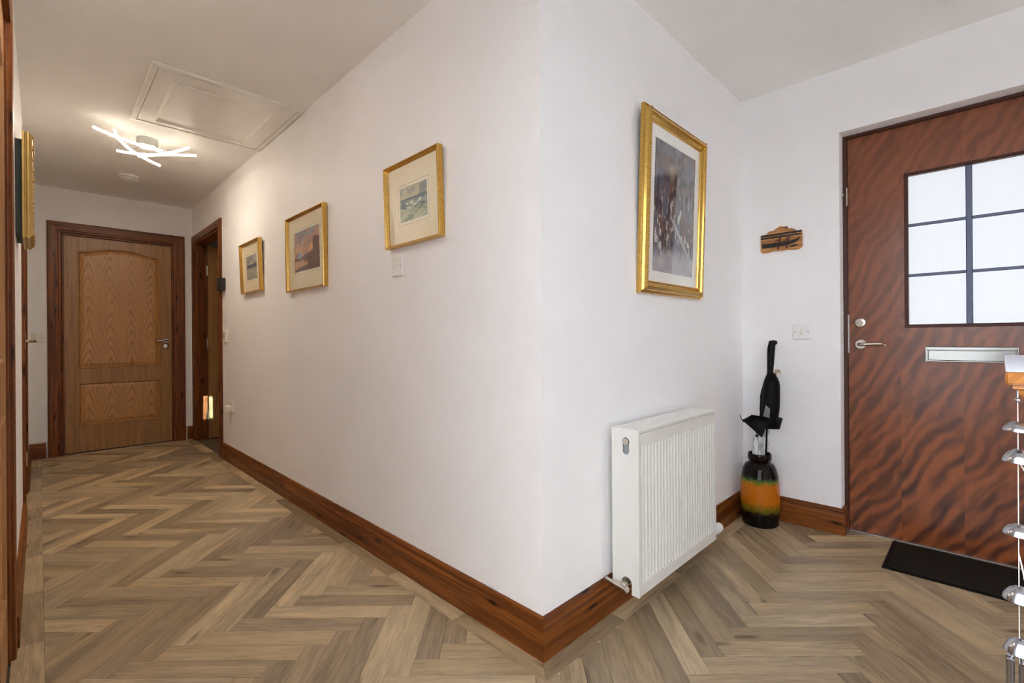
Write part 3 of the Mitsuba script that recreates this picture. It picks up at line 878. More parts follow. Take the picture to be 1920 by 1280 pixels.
# ------------------------------------------------------------------ framed pictures
def picture(key, label, w, h, face, prof, gilt, mount, mw, art, M, lines=True, group=None, beads=None):
    """A framed picture in its own frame: x right, y up, z out of the wall, the lower left back corner at the origin.
    prof: frame profile (inset, depth); mw = (left, right, bottom, top) of the mount round the print."""
    thing(key, label, 'picture', group)
    fn = lambda i: np.array([(i, i), (w - i, i), (w - i, h - i), (i, h - i)])
    names = []
    k = len(prof)
    ends = [fn(i) for i, d in prof]
    for s in range(4):
        e = (s + 1) % 4
        A = np.array([np.r_[ends[q][s], prof[q][1]] for q in range(k)])
        B = np.array([np.r_[ends[q][e], prof[q][1]] for q in range(k)])
        m = prism(A, B)
        m.apply_transform(M)
        obj('frame', m, gilt, key)
    fi = prof[-2][0]                                    # sight edge
    zf = face
    outer = sbox(fi - 0.004, fi - 0.004, w - fi + 0.004, h - fi + 0.004)
    x0, x1, y0, y1 = fi + mw[0], w - fi - mw[1], fi + mw[2], h - fi - mw[3]
    m = extrude(outer.difference(sbox(x0, y0, x1, y1)), 0.0018)
    m.apply_translation((0, 0, zf))
    m.apply_transform(M)
    obj('mount', m, mount, key)
    q = np.array([[x0 - 0.002, y0 - 0.002, zf + 0.0004], [x1 + 0.002, y0 - 0.002, zf + 0.0004], [x1 + 0.002, y1 + 0.002, zf + 0.0004], [x0 - 0.002, y1 + 0.002, zf + 0.0004]])
    uv = np.array([[0, 0], [1, 0], [1, 1], [0, 1.0]])
    q = trimesh.transform_points(q, M)
    obj('print', (q, np.array([[0, 1, 2], [0, 2, 3]])), art, key, uv=uv)
    if lines:
        g = 0.013
        ring = sbox(x0 - g, y0 - g, x1 + g, y1 + g)
        m = extrude(ring.difference(ring.buffer(-0.0014, join_style=2)), 0.0003)
        m.apply_translation((0, 0, zf + 0.0018))
        m.apply_transform(M)
        obj('wash_line', m, 'mount_line', key)
        ring = sbox(x0 - 0.005, y0 - 0.005, x1 + 0.005, y1 + 0.005)
        m = extrude(ring.difference(ring.buffer(-0.004, join_style=2)), 0.0004)
        m.apply_translation((0, 0, zf + 0.0018))
        m.apply_transform(M)
        obj('bevel', m, 'mount_white', key)
    q = np.array([[fi - 0.003, fi - 0.003, zf + 0.004], [w - fi + 0.003, fi - 0.003, zf + 0.004], [w - fi + 0.003, h - fi + 0.003, zf + 0.004], [fi - 0.003, h - fi + 0.003, zf + 0.004]])
    obj('glass', (trimesh.transform_points(q, M), np.array([[0, 1, 2], [0, 2, 3]])), 'clear_glass', key)
    m = bx(0.004, w - 0.004, 0.004, h - 0.004, 0.0, zf - 0.001)
    m.apply_transform(M)
    obj('back_board', m, 'backing', key)


def hang(axis, x, z, lean, roll=0.0, gap=0.0005):
    """Places a picture's frame on a wall: axis 'hall' (x = 0, facing -x, picture x runs towards -y), 'alcove' (y = 0, facing -y), 'left' (facing +x).
    lean: how far the picture tips forward about its lower back edge, in radians."""
    L = trimesh.transformations.rotation_matrix(lean, (1, 0, 0)) @ trimesh.transformations.rotation_matrix(roll, (0, 0, 1))
    if axis == 'hall':
        B = np.array([[0, 0, -1, -gap], [-1, 0, 0, x], [0, 1, 0, z], [0, 0, 0, 1.0]])
    elif axis == 'alcove':
        B = np.array([[1, 0, 0, x], [0, 0, -1, -gap], [0, 1, 0, z], [0, 0, 0, 1.0]])
    else:
        B = np.array([[0, 0, 1, WL + gap], [1, 0, 0, x], [0, 1, 0, z], [0, 0, 0, 1.0]])
    return B @ L


def art_bsdf(key, fn):
    bsdf(key, {'type': 'principled', 'base_color': mikit.proc(fn), 'roughness': 0.7})


def f_sea_green(p, n, uv):
    u, v = uv.x, uv.y
    w = fbm(u * 4, v * 9, 1.0, octaves=3)
    sky = mix(lin(140, 148, 146), lin(186, 184, 160), smoothstep(0.35, 0.65, fbm(u * 5, v * 6, 8.0, octaves=3)))
    sea = mix(lin(72, 104, 112), lin(150, 164, 152), smoothstep(0.3, 0.75, fbm(u * 6, v * 30 + 4 * w, 4.0, octaves=3)))
    shallow = mix(lin(128, 142, 118), lin(176, 184, 158), smoothstep(0.3, 0.7, fbm(u * 5, v * 14, 2.0, octaves=3)))
    c = dr.select(v > 0.66, sky, mix(lin(60, 92, 104), sea, smoothstep(0.66, 0.55, v)))
    foam = smoothstep(0.50, 0.62, fbm(u * 7, v * 16, 6.0, octaves=3)) * smoothstep(0.60, 0.52, v) * smoothstep(0.30, 0.40, v)
    c = mix(c, lin(205, 206, 190), foam)
    return mix(c, shallow, smoothstep(0.40, 0.30, v + 0.1 * (w - 0.5)))


def f_sunset(p, n, uv):
    u, v = uv.x, uv.y
    a, b = u * 0.86 + v * 0.5, v * 0.86 - u * 0.5
    w = fbm(a * 5, b * 7, 2.0, octaves=4)
    x = fbm(a * 4 + 2 * w, b * 14 + 2 * w, 6.0, octaves=4)
    sky = mix(lin(146, 156, 168), lin(186, 146, 128), smoothstep(0.35, 0.62, w))
    sky = mix(sky, lin(228, 176, 116), smoothstep(0.48, 0.66, x) * smoothstep(0.95, 0.55, v) * smoothstep(0.3, 0.5, v))
    sky = mix(sky, lin(128, 88, 84), smoothstep(0.54, 0.70, fbm(a * 7, b * 15 + w, 9.0, octaves=4)) * 0.6)
    land = mix(lin(56, 42, 38), lin(128, 96, 70), fbm(u * 16, v * 20 + 3 * w, 5.0, octaves=4))
    edge = 0.32 + 0.14 * u + 0.10 * (w - 0.5)
    tower = smoothstep(0.72, 0.76, u + 0.02 * noise(v * 40, 0, 1)) * smoothstep(0.99, 0.96, u) * smoothstep(0.80, 0.77, v + 0.05 * noise(u * 40, 0, 1))
    c = mix(sky, land, smoothstep(edge + 0.012, edge - 0.012, v))
    c = mix(c, mix(lin(74, 50, 50), lin(124, 86, 76), fbm(u * 30, v * 14, 3.0, octaves=3)), tower)
    lake = smoothstep(0.48, 0.42, u + 0.5 * (w - 0.5)) * smoothstep(0.29, 0.26, v) * smoothstep(0.06, 0.10, v - 0.14 * u)
    return mix(c, mix(lin(206, 160, 116), lin(176, 136, 110), x), lake)


def f_sea_blue(p, n, uv):
    u, v = uv.x, uv.y
    w = fbm(u * 4, v * 6, 3.0, octaves=3)
    sky = mix(lin(132, 140, 148), lin(178, 178, 168), smoothstep(0.35, 0.65, w))
    sea = mix(lin(128, 142, 140), lin(176, 176, 156), smoothstep(0.3, 0.7, fbm(u * 4, v * 22, 1.0, octaves=3)))
    c = dr.select(v > 0.62, sky, sea)
    return mix(c, lin(58, 84, 112), smoothstep(0.46, 0.52, v) * smoothstep(0.66, 0.60, v) * smoothstep(-0.1, 0.25, u + 0.4 * w))


def f_market(p, n, uv):
    u, v = uv.x, uv.y
    w = fbm(u * 3, v * 4, 2.0, octaves=3)
    a = fbm(u * 22 + 4 * w, v * 14 + 2 * w, 1.0, octaves=4)
    b = fbm(u * 34 + 3 * w, v * 16 + 3 * w, 5.0, octaves=3)
    d = fbm(u * 6, v * 5, 9.0, octaves=3)
    c = mix(lin(40, 38, 52), lin(112, 98, 92), smoothstep(0.3, 0.7, a))
    c = mix(c, lin(98, 58, 48), smoothstep(0.52, 0.66, d) * 0.8)
    c = mix(c, lin(90, 100, 118), smoothstep(0.52, 0.66, fbm(u * 7, v * 6, 14.0, octaves=3)) * 0.7)
    c = mix(c, lin(196, 194, 188), smoothstep(0.60, 0.72, b) * smoothstep(0.72, 0.5, v))
    c = mix(c, lin(150, 140, 112), smoothstep(0.16, 0.04, dr.sqrt(dr.square(u - 0.42) + dr.square((v - 0.80) * 1.4)) + 0.1 * (w - 0.5)))
    c = mix(c, lin(30, 28, 40), smoothstep(0.60, 0.70, fbm(u * 17 + 2 * w, v * 9 + 2 * w, 21.0, octaves=4)) * 0.8)
    beam = smoothstep(0.035, 0.01, dr.abs((v - 0.44) + 0.62 * (u - 0.42))) * smoothstep(0.36, 0.42, u)
    c = mix(c, lin(176, 178, 184), beam * 0.8)
    ground = mix(lin(140, 140, 150), lin(196, 194, 192), fbm(u * 5, v * 12, 4.0, octaves=3))
    return mix(c, ground, smoothstep(0.22, 0.10, v + 0.12 * (a - 0.5)))


art_bsdf('art_sea_green', f_sea_green)
art_bsdf('art_sunset', f_sunset)
art_bsdf('art_sea_blue', f_sea_blue)
art_bsdf('art_market', f_market)
# slim deep gilt frames: (inset, depth); the last point closes at the back
SLIM = [(0.0, 0.0), (0.0, 0.022), (0.001, 0.026), (0.004, 0.028), (0.007, 0.026), (0.008, 0.022), (0.0115, 0.0135), (0.013, 0.012), (0.013, 0.006), (0.0, 0.0)][:-1]
SLIM = [(0.0, 0.0), (0.0, 0.023), (0.002, 0.027), (0.006, 0.027), (0.008, 0.023), (0.0135, 0.010), (0.015, 0.009), (0.015, 0.005), (0.006, 0.0)]


def slim(key, label, y_left, y_right, z0, z1, lean, mount, pr, art, roll=0.0):
    w, h = y_left - y_right, (z1 - z0) / math.cos(lean)
    l, r, b, t = pr
    picture(key, label, w, h, 0.006, SLIM, 'gilt', mount, (y_left - l - 0.015, r - y_right - 0.015, b - z0 - 0.015, z1 - t - 0.015), art,
            hang('hall', y_left, z0, lean, roll))


slim('framed_picture', 'gilt framed green seascape print above the blank white plate, nearest the corner', 0.911, 0.500, 1.428, 1.787, 0.028, 'mount_cream', (0.806, 0.601, 1.531, 1.677), 'art_sea_green')
slim('framed_picture_001', 'gilt framed sunset landscape print, middle one of the hall wall row', 2.128, 1.567, 1.322, 1.783, 0.010, 'mount_cream', (2.024, 1.653, 1.438, 1.681), 'art_sunset')
slim('framed_picture_002', 'gilt framed blue seascape print beside the side doorway, tipping forward', 3.075, 2.625, 1.378, 1.755, 0.038, 'mount_cream', (2.965, 2.730, 1.477, 1.654), 'art_sea_blue')
BIG = [(0.0, 0.0), (0.0, 0.012), (0.002, 0.018), (0.006, 0.019), (0.008, 0.016), (0.010, 0.017), (0.016, 0.026), (0.024, 0.032), (0.030, 0.034), (0.034, 0.032), (0.037, 0.024), (0.047, 0.017), (0.049, 0.019), (0.052, 0.019), (0.055, 0.014), (0.055, 0.007), (0.012, 0.0)]
BX0, BZ0, BWD, BHT = 0.588, 1.207, 0.592, 0.765
BM = hang('alcove', BX0, BZ0, 0.036)
picture('framed_picture_003', 'large gilt framed painting of a busy dark street hanging above the white radiator', BWD, BHT, 0.008, BIG, 'gilt', 'mount_white',
        (0.052, 0.040, 0.045, 0.050), 'art_market', BM, lines=False)
beads = []
for s in np.arange(0.012, BHT - 0.008, 0.0125):
    for x in (0.0305, BWD - 0.0305):
        beads.append((x, s))
for s in np.arange(0.040, BWD - 0.035, 0.0125):
    for y in (0.0305, BHT - 0.0305):
        beads.append((s, y))
bm = []
for x, y in beads:
    b = trimesh.creation.icosphere(subdivisions=1, radius=0.0042)
    b.apply_translation((x, y, 0.0335))
    bm.append(b)
bm = cat(bm)
bm.apply_transform(BM)
obj('bead_trim', bm, 'gilt', 'framed_picture_003', smooth=True)
labels['framed_picture_003__bead_trim'] = {'kind': 'stuff'}

# the ornate frame on the left wall, seen edge on
ORN = [(0.0, 0.0), (0.0, 0.007), (0.004, 0.009), (0.005, 0.012), (0.001, 0.015), (0.001, 0.021), (0.006, 0.024), (0.010, 0.030), (0.020, 0.033), (0.030, 0.031), (0.036, 0.022), (0.042, 0.020), (0.046, 0.014), (0.046, 0.009), (0.02, 0.0)]
OY0, OZ0, OW, OH = 1.86, 1.462, 0.37, 0.453
OM = hang('left', OY0, OZ0, 0.0, gap=0.021)
picture('framed_picture_004', 'ornate old gilt frame on the left wall, seen edge on', OW, OH, 0.008, ORN, 'gilt_old', 'mount_cream', (0.03, 0.03, 0.03, 0.03), 'art_sea_blue', OM, lines=False)
m = bx(0.03, OW - 0.03, 0.024, OH - 0.03, -0.0205, 0.0)
m.apply_transform(OM)
obj('spacer', m, 'backing', 'framed_picture_004')
sc = []
for k in range(40):
    a = rng.uniform()
    side = k % 4
    t_ = (k // 4 + 0.5) / 10
    x, y = ((t_ * OW, 0.018), (t_ * OW, OH - 0.018), (0.018, t_ * OH), (OW - 0.018, t_ * OH))[side]
    r = 0.004 + 0.004 * rng.uniform()
    b = trimesh.creation.icosphere(subdivisions=2, radius=r)
    b.apply_scale((1.2, 1.2, 0.8))
    b.vertices += 0.15 * r * (meshkit.noise(b.vertices * 400, k)[:, None] - 0.5)
    b.apply_translation((x, y, 0.032))
    sc.append(b)
sc = cat(sc)
sc.apply_transform(OM)
obj('carved_ornament', sc, 'gilt_old', 'framed_picture_004', smooth=True)
labels['framed_picture_004__carved_ornament'] = {'kind': 'stuff'}

# ------------------------------------------------------------------ radiator
thing('radiator', 'white panel radiator with vertical flutes on the alcove wall', 'radiator')
RX0, RX1, RZ0, RZ1, RF, RB = 0.352, 1.030, 0.107, 0.695, -0.142, -0.032
# fluted front panel as a height field
pitch = 0.0333 * 0.72
px0, px1 = RX0 + 0.012, RX1 - 0.004
npit = 26
pit = (px1 - px0 - 0.02) / npit
xs = np.linspace(px0, px1, npit * 10 + 1)
zsR = np.r_[RZ0 + 0.004, np.linspace(RZ0 + 0.034, RZ0 + 0.060, 9), RZ0 + 0.2, RZ1 - 0.2, np.linspace(RZ1 - 0.072, RZ1 - 0.046, 9), RZ1 - 0.018]
XX, ZZ = np.meshgrid(xs, zsR)
ph = (XX - px0 - 0.01) / pit
fr = np.abs(ph - np.floor(ph) - 0.5) * 2
groove = np.clip((fr - 0.36) / 0.46, 0, 1)
groove = groove * groove * (3 - 2 * groove)
inside = np.clip((ZZ - RZ0 - 0.036 - 0.010 * groove) / 0.010, 0, 1) * np.clip((RZ1 - 0.048 - 0.010 * groove - ZZ) / 0.010, 0, 1)
inside *= (ph > -0.05) & (ph < npit + 0.05)
YY = RF + 0.0115 * groove * inside + 0.0022 * fr * fr * inside
V = np.c_[XX.ravel(), YY.ravel(), ZZ.ravel()]
nx, nz = len(xs), len(zsR)
idx = np.arange(nx * nz).reshape(nz, nx)
F = np.vstack([np.c_[idx[:-1, :-1].ravel(), idx[:-1, 1:].ravel(), idx[1:, 1:].ravel()], np.c_[idx[:-1, :-1].ravel(), idx[1:, 1:].ravel(), idx[1:, :-1].ravel()]])
back = bx(px0, px1, RF + 0.0142, RF + 0.0165, RZ0 + 0.004, RZ1 - 0.018)
rim = cat(bx(px0, px1, RF + 0.0003, RF + 0.010, RZ0 + 0.001, RZ0 + 0.0042), bx(px0 - 0.002, px0 + 0.0005, RF + 0.0003, RF + 0.012, RZ0 + 0.001, RZ1 - 0.018),
          bx(px1 - 0.0005, px1 + 0.002, RF + 0.0003, RF + 0.012, RZ0 + 0.001, RZ1 - 0.018), bx(px0, px1, RF + 0.0003, RF + 0.010, RZ1 - 0.0182, RZ1 - 0.015))
obj('front_panel', cat(trimesh.Trimesh(V, F, process=False), rim, back), 'radiator_enamel', 'radiator')
obj('rear_panel', bx(RX0 + 0.006, RX1 - 0.006, RB - 0.014, RB, RZ0, RZ1 - 0.02, 0.004), 'radiator_enamel', 'radiator')
obj('fins', cat([bx(x, x + 0.0015, RF + 0.018, RB - 0.016, RZ0 + 0.05, RZ1 - 0.05) for x in np.arange(RX0 + 0.02, RX1 - 0.02, 0.02)]), 'radiator_enamel', 'radiator')
def keyhole(x, y, z):
    return None
sp = sbox(RF + 0.002, RZ0 - 0.002, RB, RZ1)
cy_, cz_ = (RF + RB) / 2 - 0.004, RZ1 - 0.045
slot = shapely.Point(cy_, cz_).buffer(0.0145).union(shapely.Point(cy_, cz_ - 0.033).buffer(0.0135)).union(sbox(cy_ - 0.0125, cz_ - 0.033, cy_ + 0.0125, cz_ - 0.008))
vslot = sbox(cy_, RZ0 - 0.01, RB + 0.01, RZ0 + 0.022).union(shapely.Point(cy_, RZ0 + 0.037).buffer(0.020)).union(sbox(cy_ - 0.020, RZ0 - 0.01, cy_ + 0.004, RZ0 + 0.037)).union(sbox(cy_ - 0.020, RZ0 - 0.01, cy_ + 0.020, RZ0 + 0.037).intersection(sbox(cy_ - 0.02, RZ0 - .01, cy_ + 0.012, RZ0 + 0.05)))
for x, sh, nm in ((RX0, sp.difference(slot).difference(vslot), 'side_panel'), (RX1 - 0.0012, sp.difference(vslot), 'side_panel')):
    m = extrude(sh, 0.0012)
    v = np.array(m.vertices)
    m = trimesh.Trimesh(np.c_[x + v[:, 2], v[:, 0], v[:, 1]], m.faces, process=False)
    m.fix_normals()
    fl = bx(x, x + 0.008 if x < 0.5 else x - 0.007, RF + 0.0005, RF + 0.002, RZ0 - 0.002, RZ1)
    obj(nm, cat(m, fl), 'radiator_enamel', 'radiator')
ym, ye = RF + 0.012, RB
top = [bx(RX0, RX1, RF + 0.001, RF + 0.016, RZ1 - 0.014, RZ1, 0.003), bx(RX0, RX1, RB - 0.012, RB, RZ1 - 0.012, RZ1, 0.003)]
top += [bx(RX0 + 0.001, RX0 + 0.018, RF + 0.016, RB - 0.012, RZ1 - 0.004, RZ1), bx(RX1 - 0.018, RX1 - 0.001, RF + 0.016, RB - 0.012, RZ1 - 0.004, RZ1)]
top += [bx(x, x + 0.011, RF + 0.016, RB - 0.012, RZ1 - 0.003, RZ1 - 0.0005) for x in np.arange(RX0 + 0.022, RX1 - 0.03, 0.0155)]
obj('top_grille', cat(top), 'radiator_enamel', 'radiator')
obj('air_vent_plug', cat(lathe([(0, 0), (0.0125, 0), (0.0125, 0.006), (0.009, 0.009), (0, 0.009)], 24, (0, 0, 0), 'x').apply_translation((RX0 - 0.004, cy_, cz_)).apply_scale(1.0)), 'nickel', 'radiator', smooth=40)
scene['radiator__slot_cover'] = mikit.ply(bx(RX0 + 0.006, RX0 + 0.008, cy_ - 0.018, cy_ + 0.018, cz_ - 0.055, cz_ + 0.016), 'plastic_grey')
zv = RZ0 + 0.036
obj('lockshield_valve', cat(cyl((RX0 - 0.012, cy_, zv), (RX0 + 0.03, cy_, zv), 0.011, 20), cyl((RX0 - 0.020, cy_, zv - 0.008), (RX0 - 0.012, cy_, zv), 0.013, 16),
                            cyl((RX0 - 0.022, cy_ - 0.012, zv - 0.012), (RX0 - 0.022, cy_ + 0.040, zv - 0.006), 0.0095, 16), cyl((RX0 - 0.022, cy_ - 0.018, zv - 0.013), (RX0 - 0.022, cy_ - 0.010, zv - 0.012), 0.011, 8)), 'nickel', 'radiator', smooth=40)
obj('pipe', cyl((RX0 - 0.022, cy_ + 0.036, zv - 0.006), (RX0 - 0.022, -0.0185, zv), 0.0075, 16), 'nickel', 'radiator', smooth=40)
tv = lathe([(0, 0.038), (0.015, 0.038), (0.018, 0.050), (0.0225, 0.070), (0.0225, 0.105), (0.020, 0.118), (0.012, 0.126), (0, 0.127)], 28)
tv.apply_transform(trimesh.transformations.rotation_matrix(math.pi / 2, (0, 1, 0)))
tv.apply_translation((RX1 + 0.003, cy_ - 0.016, RZ0 + 0.012))
obj('thermostatic_valve', tv, 'plastic_white', 'radiator', smooth=40)
obj('valve_body', cyl((RX1 - 0.005, cy_ - 0.016, RZ0 + 0.012), (RX1 + 0.045, cy_ - 0.016, RZ0 + 0.012), 0.011, 16), 'nickel', 'radiator', smooth=40)
for x in (RX0 + 0.12, RX1 - 0.12):
    obj('bracket', bx(x - 0.015, x + 0.015, RB - 0.004, -0.0005, RZ0 + 0.06, RZ1 - 0.06), 'radiator_enamel', 'radiator')

# ------------------------------------------------------------------ vase with umbrellas
VX, VY = 1.658, -0.130


def f_vase(p, n, uv):
    w = fbm(p.x * 60, p.y * 60, p.z * 60, octaves=3) - 0.5
    z = p.z + 0.03 * w
    dark = mi.Color3f(lin(16, 10, 8))
    c = mix(dark, lin(104, 90, 18), smoothstep(0.066, 0.100, z))
    c = mix(c, lin(186, 104, 20), smoothstep(0.095, 0.145, z))
    c = mix(c, lin(116, 116, 34), smoothstep(0.222, 0.246, z))
    c = mix(c, lin(46, 70, 42), smoothstep(0.240, 0.258, z))
    return mix(c, lin(20, 8, 6), smoothstep(0.254, 0.272, z))


bsdf('vase_glaze', {'type': 'principled', 'base_color': mikit.proc(f_vase), 'roughness': 0.08, 'specular': 0.22})
thing('floor_vase', 'tall glazed floor vase banded black, green and orange, in the alcove corner', 'vase')
vp = [(0, 0.004), (0.090, 0.0), (0.097, 0.006), (0.103, 0.05), (0.106, 0.11), (0.106, 0.17), (0.104, 0.22), (0.099, 0.265), (0.091, 0.300), (0.078, 0.326), (0.064, 0.336), (0.058, 0.340), (0.060, 0.348),
      (0.064, 0.354), (0.065, 0.366), (0.064, 0.382), (0.061, 0.386), (0.056, 0.384), (0.052, 0.372), (0.052, 0.335), (0.07, 0.31), (0.09, 0.25), (0.095, 0.12), (0.088, 0.02), (0, 0.014)]
pp = np.array(vp) * [0.91, 1.0]
obj('floor_vase', lathe([tuple(q) for q in pp], 64, (VX, VY, 0)), 'vase_glaze', smooth=35)

bsdf('umbrella_black', {'type': 'principled', 'base_color': rgb((0.0035, 0.0035, 0.004)), 'roughness': 0.5, 'specular': 0.10})
bsdf('clear_plastic', {'type': 'principled', 'base_color': mikit.proc(lambda p, n, uv: mix(lin(150, 155, 158), lin(222, 224, 222), smoothstep(0.35, 0.6, fbm(p.x * 90, p.y * 90, p.z * 14, octaves=3)))), 'roughness': 0.18, 'specular': 0.6})
plain('rubber_black', (0.004, 0.004, 0.004), 0.5, specular=0.15)
plain('cream_plastic', lin(176, 158, 128), 0.4)
plain('tan_plastic', lin(128, 88, 50), 0.4)
plain('label_grey', lin(112, 112, 116), 0.4)


def folded(axis_pts, radii, lobes=8, amp=0.16, n=48, twist=0.0, seed=0):
    """A furled canopy: a tapering pleated tube along an axis."""
    P = bez(axis_pts, 40)
    R = np.interp(np.linspace(0, 1, 40), np.linspace(0, 1, len(radii)), radii)
    m = tube(P, 1.0, n)
    V = np.array(m.vertices)
    for i in range(40):
        a = np.arange(n) * 2 * np.pi / n
        k = 1 + amp * np.abs(np.sin(lobes * (a + twist * i / 40) / 2)) - amp * 0.5 + 0.10 * (meshkit.noise(np.c_[np.cos(a) * 2, np.sin(a) * 2, np.full(n, i * 0.25)], seed) - 0.5)
        s = slice(i * n, (i + 1) * n)
        V[s] = P[i] + (V[s] - P[i]) * (R[i] * k)[:, None]
    m = trimesh.Trimesh(V, m.faces, process=False)
    return m


def vz(dr_, z, dy=0.0):
    """A point over the vase: dr_ to the right as the camera sees it, dy towards the camera."""
    right = np.array([0.66, -0.75])
    near = np.array([-0.75, -0.66])
    q = np.array([VX, VY]) + right * dr_ + near * dy
    return (q[0], q[1], z)


# black umbrella, handle up
thing('umbrella', 'black folded umbrella with a straight black handle and one loose flap, in the vase', 'umbrella')
obj('handle', folded([vz(0.058, 0.815), vz(0.060, 0.86), vz(0.063, 0.92), vz(0.068, 0.975), vz(0.073, 0.995)], [0.014, 0.0165, 0.0175, 0.019, 0.017], 6, 0.04, 24), 'rubber_black', 'umbrella', smooth=50)
obj('handle_tip', trimesh.creation.icosphere(subdivisions=3, radius=0.0185).apply_scale((1.15, 1.15, 0.75)).apply_translation(vz(0.076, 0.990)), 'rubber_black', 'umbrella', smooth=True)
obj('canopy', folded([vz(0.030, 0.555, 0.020), vz(0.040, 0.62, 0.018), vz(0.050, 0.70, 0.014), vz(0.056, 0.78, 0.008), vz(0.058, 0.83, 0.0)],
                     [0.030, 0.040, 0.042, 0.034, 0.013], 7, 0.22, 56, 0.6, 3), 'umbrella_black', 'umbrella', smooth=50)
obj('sleeve', folded([vz(0.030, 0.575, 0.052), vz(0.036, 0.66, 0.052), vz(0.042, 0.74, 0.048), vz(0.046, 0.80, 0.040), vz(0.047, 0.825, 0.036)], [0.034, 0.041, 0.042, 0.041, 0.040, 0.036, 0.018], 3, 0.06, 40, 0.2, 8), 'umbrella_black', 'umbrella', smooth=50)
obj('shaft', cyl(vz(0.030, 0.57, 0.026), vz(0.008, 0.10, 0.026), 0.0045, 12), 'rubber_black', 'umbrella', smooth=True)


def sheet(quads, th=0.0015):
    return trimesh.Trimesh(np.array(quads[0], float), np.array(quads[1]), process=False)


def patch(corners, n=14, bulge=0.012, seed=1, out=None):
    """A curved cloth flap between four corners, given thickness."""
    c = np.array(corners, float)
    s, t = np.meshgrid(np.linspace(0, 1, n), np.linspace(0, 1, n))
    P = (c[0] * ((1 - s) * (1 - t))[..., None] + c[1] * (s * (1 - t))[..., None] + c[2] * (s * t)[..., None] + c[3] * ((1 - s) * t)[..., None])
    nrm = np.cross(c[1] - c[0], c[3] - c[0])
    nrm /= np.linalg.norm(nrm)
    f = np.sin(np.pi * s) * np.sin(np.pi * t) * bulge + 0.5 * bulge * (meshkit.noise(np.stack([s * 4, t * 3, s * 0], -1), seed) - 0.5)
    A = P + nrm * f[..., None]
    B = A - nrm * 0.0016
    V = np.vstack([A.reshape(-1, 3), B.reshape(-1, 3)])
    i = np.arange(n * n).reshape(n, n)
    q = np.vstack([np.c_[i[:-1, :-1].ravel(), i[:-1, 1:].ravel(), i[1:, 1:].ravel()], np.c_[i[:-1, :-1].ravel(), i[1:, 1:].ravel(), i[1:, :-1].ravel()]])
    e = np.r_[i[0, :], i[1:, -1], i[-1, -2::-1], i[-2:0:-1, 0]]
    e2 = np.roll(e, -1)
    F = np.vstack([q, q[:, ::-1] + n * n, np.c_[e, e + n * n, e2 + n * n], np.c_[e, e2 + n * n, e2]])
    return trimesh.Trimesh(V, F, process=False)


obj('flap', patch([vz(-0.016, 0.482, 0.060), vz(-0.108, 0.572, 0.040), vz(-0.060, 0.602, 0.044), vz(0.030, 0.590, 0.066)], 16, 0.012, 4), 'umbrella_black', 'umbrella', smooth=True, label='loose cloth flap of the black canopy')
obj('flap', patch([vz(0.000, 0.530, 0.070), vz(0.080, 0.525, 0.058), vz(0.106, 0.580, 0.040), vz(0.030, 0.612, 0.074)], 12, 0.010, 9), 'umbrella_black', 'umbrella', smooth=True)
obj('rib_tip', tube(bez([vz(-0.100, 0.562, 0.041), vz(-0.112, 0.578, 0.040), vz(-0.120, 0.602, 0.040)], 8), [0.003, 0.003, 0.0028, 0.0026, 0.0024, 0.0022, 0.002, 0.002], 8), 'rubber_black', 'umbrella', smooth=True)
obj('label_strip', patch([vz(-0.016, 0.600, 0.078), vz(0.010, 0.592, 0.093), vz(0.012, 0.640, 0.096), vz(-0.006, 0.660, 0.086)], 8, 0.003, 2), 'label_grey', 'umbrella', smooth=True, label='grey strap patch')

# two pale plastic umbrellas
thing('umbrella_001', 'pale clear plastic umbrella with a cream crook handle, behind the black one', 'umbrella')
obj('canopy', folded([vz(0.016, 0.300, -0.012), vz(0.021, 0.40, -0.014), vz(0.034, 0.48, -0.024), vz(0.048, 0.53, -0.036), vz(0.062, 0.57, -0.054)], [0.014, 0.020, 0.023, 0.020, 0.008], 6, 0.30, 48, 0.5, 12), 'clear_plastic', 'umbrella_001', smooth=50)
obj('shaft', cyl(vz(0.060, 0.565, -0.052), vz(0.112, 0.79, -0.060), 0.004, 12), 'brushed', 'umbrella_001', smooth=True)
hk = bez([vz(0.108, 0.775, -0.055), vz(0.113, 0.812, -0.056), vz(0.126, 0.834, -0.056), vz(0.141, 0.824, -0.056), vz(0.148, 0.786, -0.056), vz(0.143, 0.745, -0.056)], 30)
obj('crook', tube(hk[:20], 0.0072, 12), 'cream_plastic', 'umbrella_001', smooth=True)
obj('crook_tip', tube(hk[19:], 0.0075, 12), 'tan_plastic', 'umbrella_001', smooth=True)
thing('umbrella_002', 'short white plastic covered umbrella at the left of the vase mouth', 'umbrella')
obj('canopy', folded([vz(-0.020, 0.300, 0.010), vz(-0.022, 0.39, 0.014), vz(-0.020, 0.45, 0.014), vz(-0.014, 0.50, 0.010), vz(-0.008, 0.535, 0.004)], [0.012, 0.019, 0.021, 0.017, 0.005], 5, 0.28, 48, 0.4, 22), 'clear_plastic', 'umbrella_002', smooth=50)
obj('button', trimesh.creation.icosphere(subdivisions=2, radius=0.007).apply_translation(vz(-0.030, 0.486, 0.034)), 'rubber_black', 'umbrella_002', smooth=True)

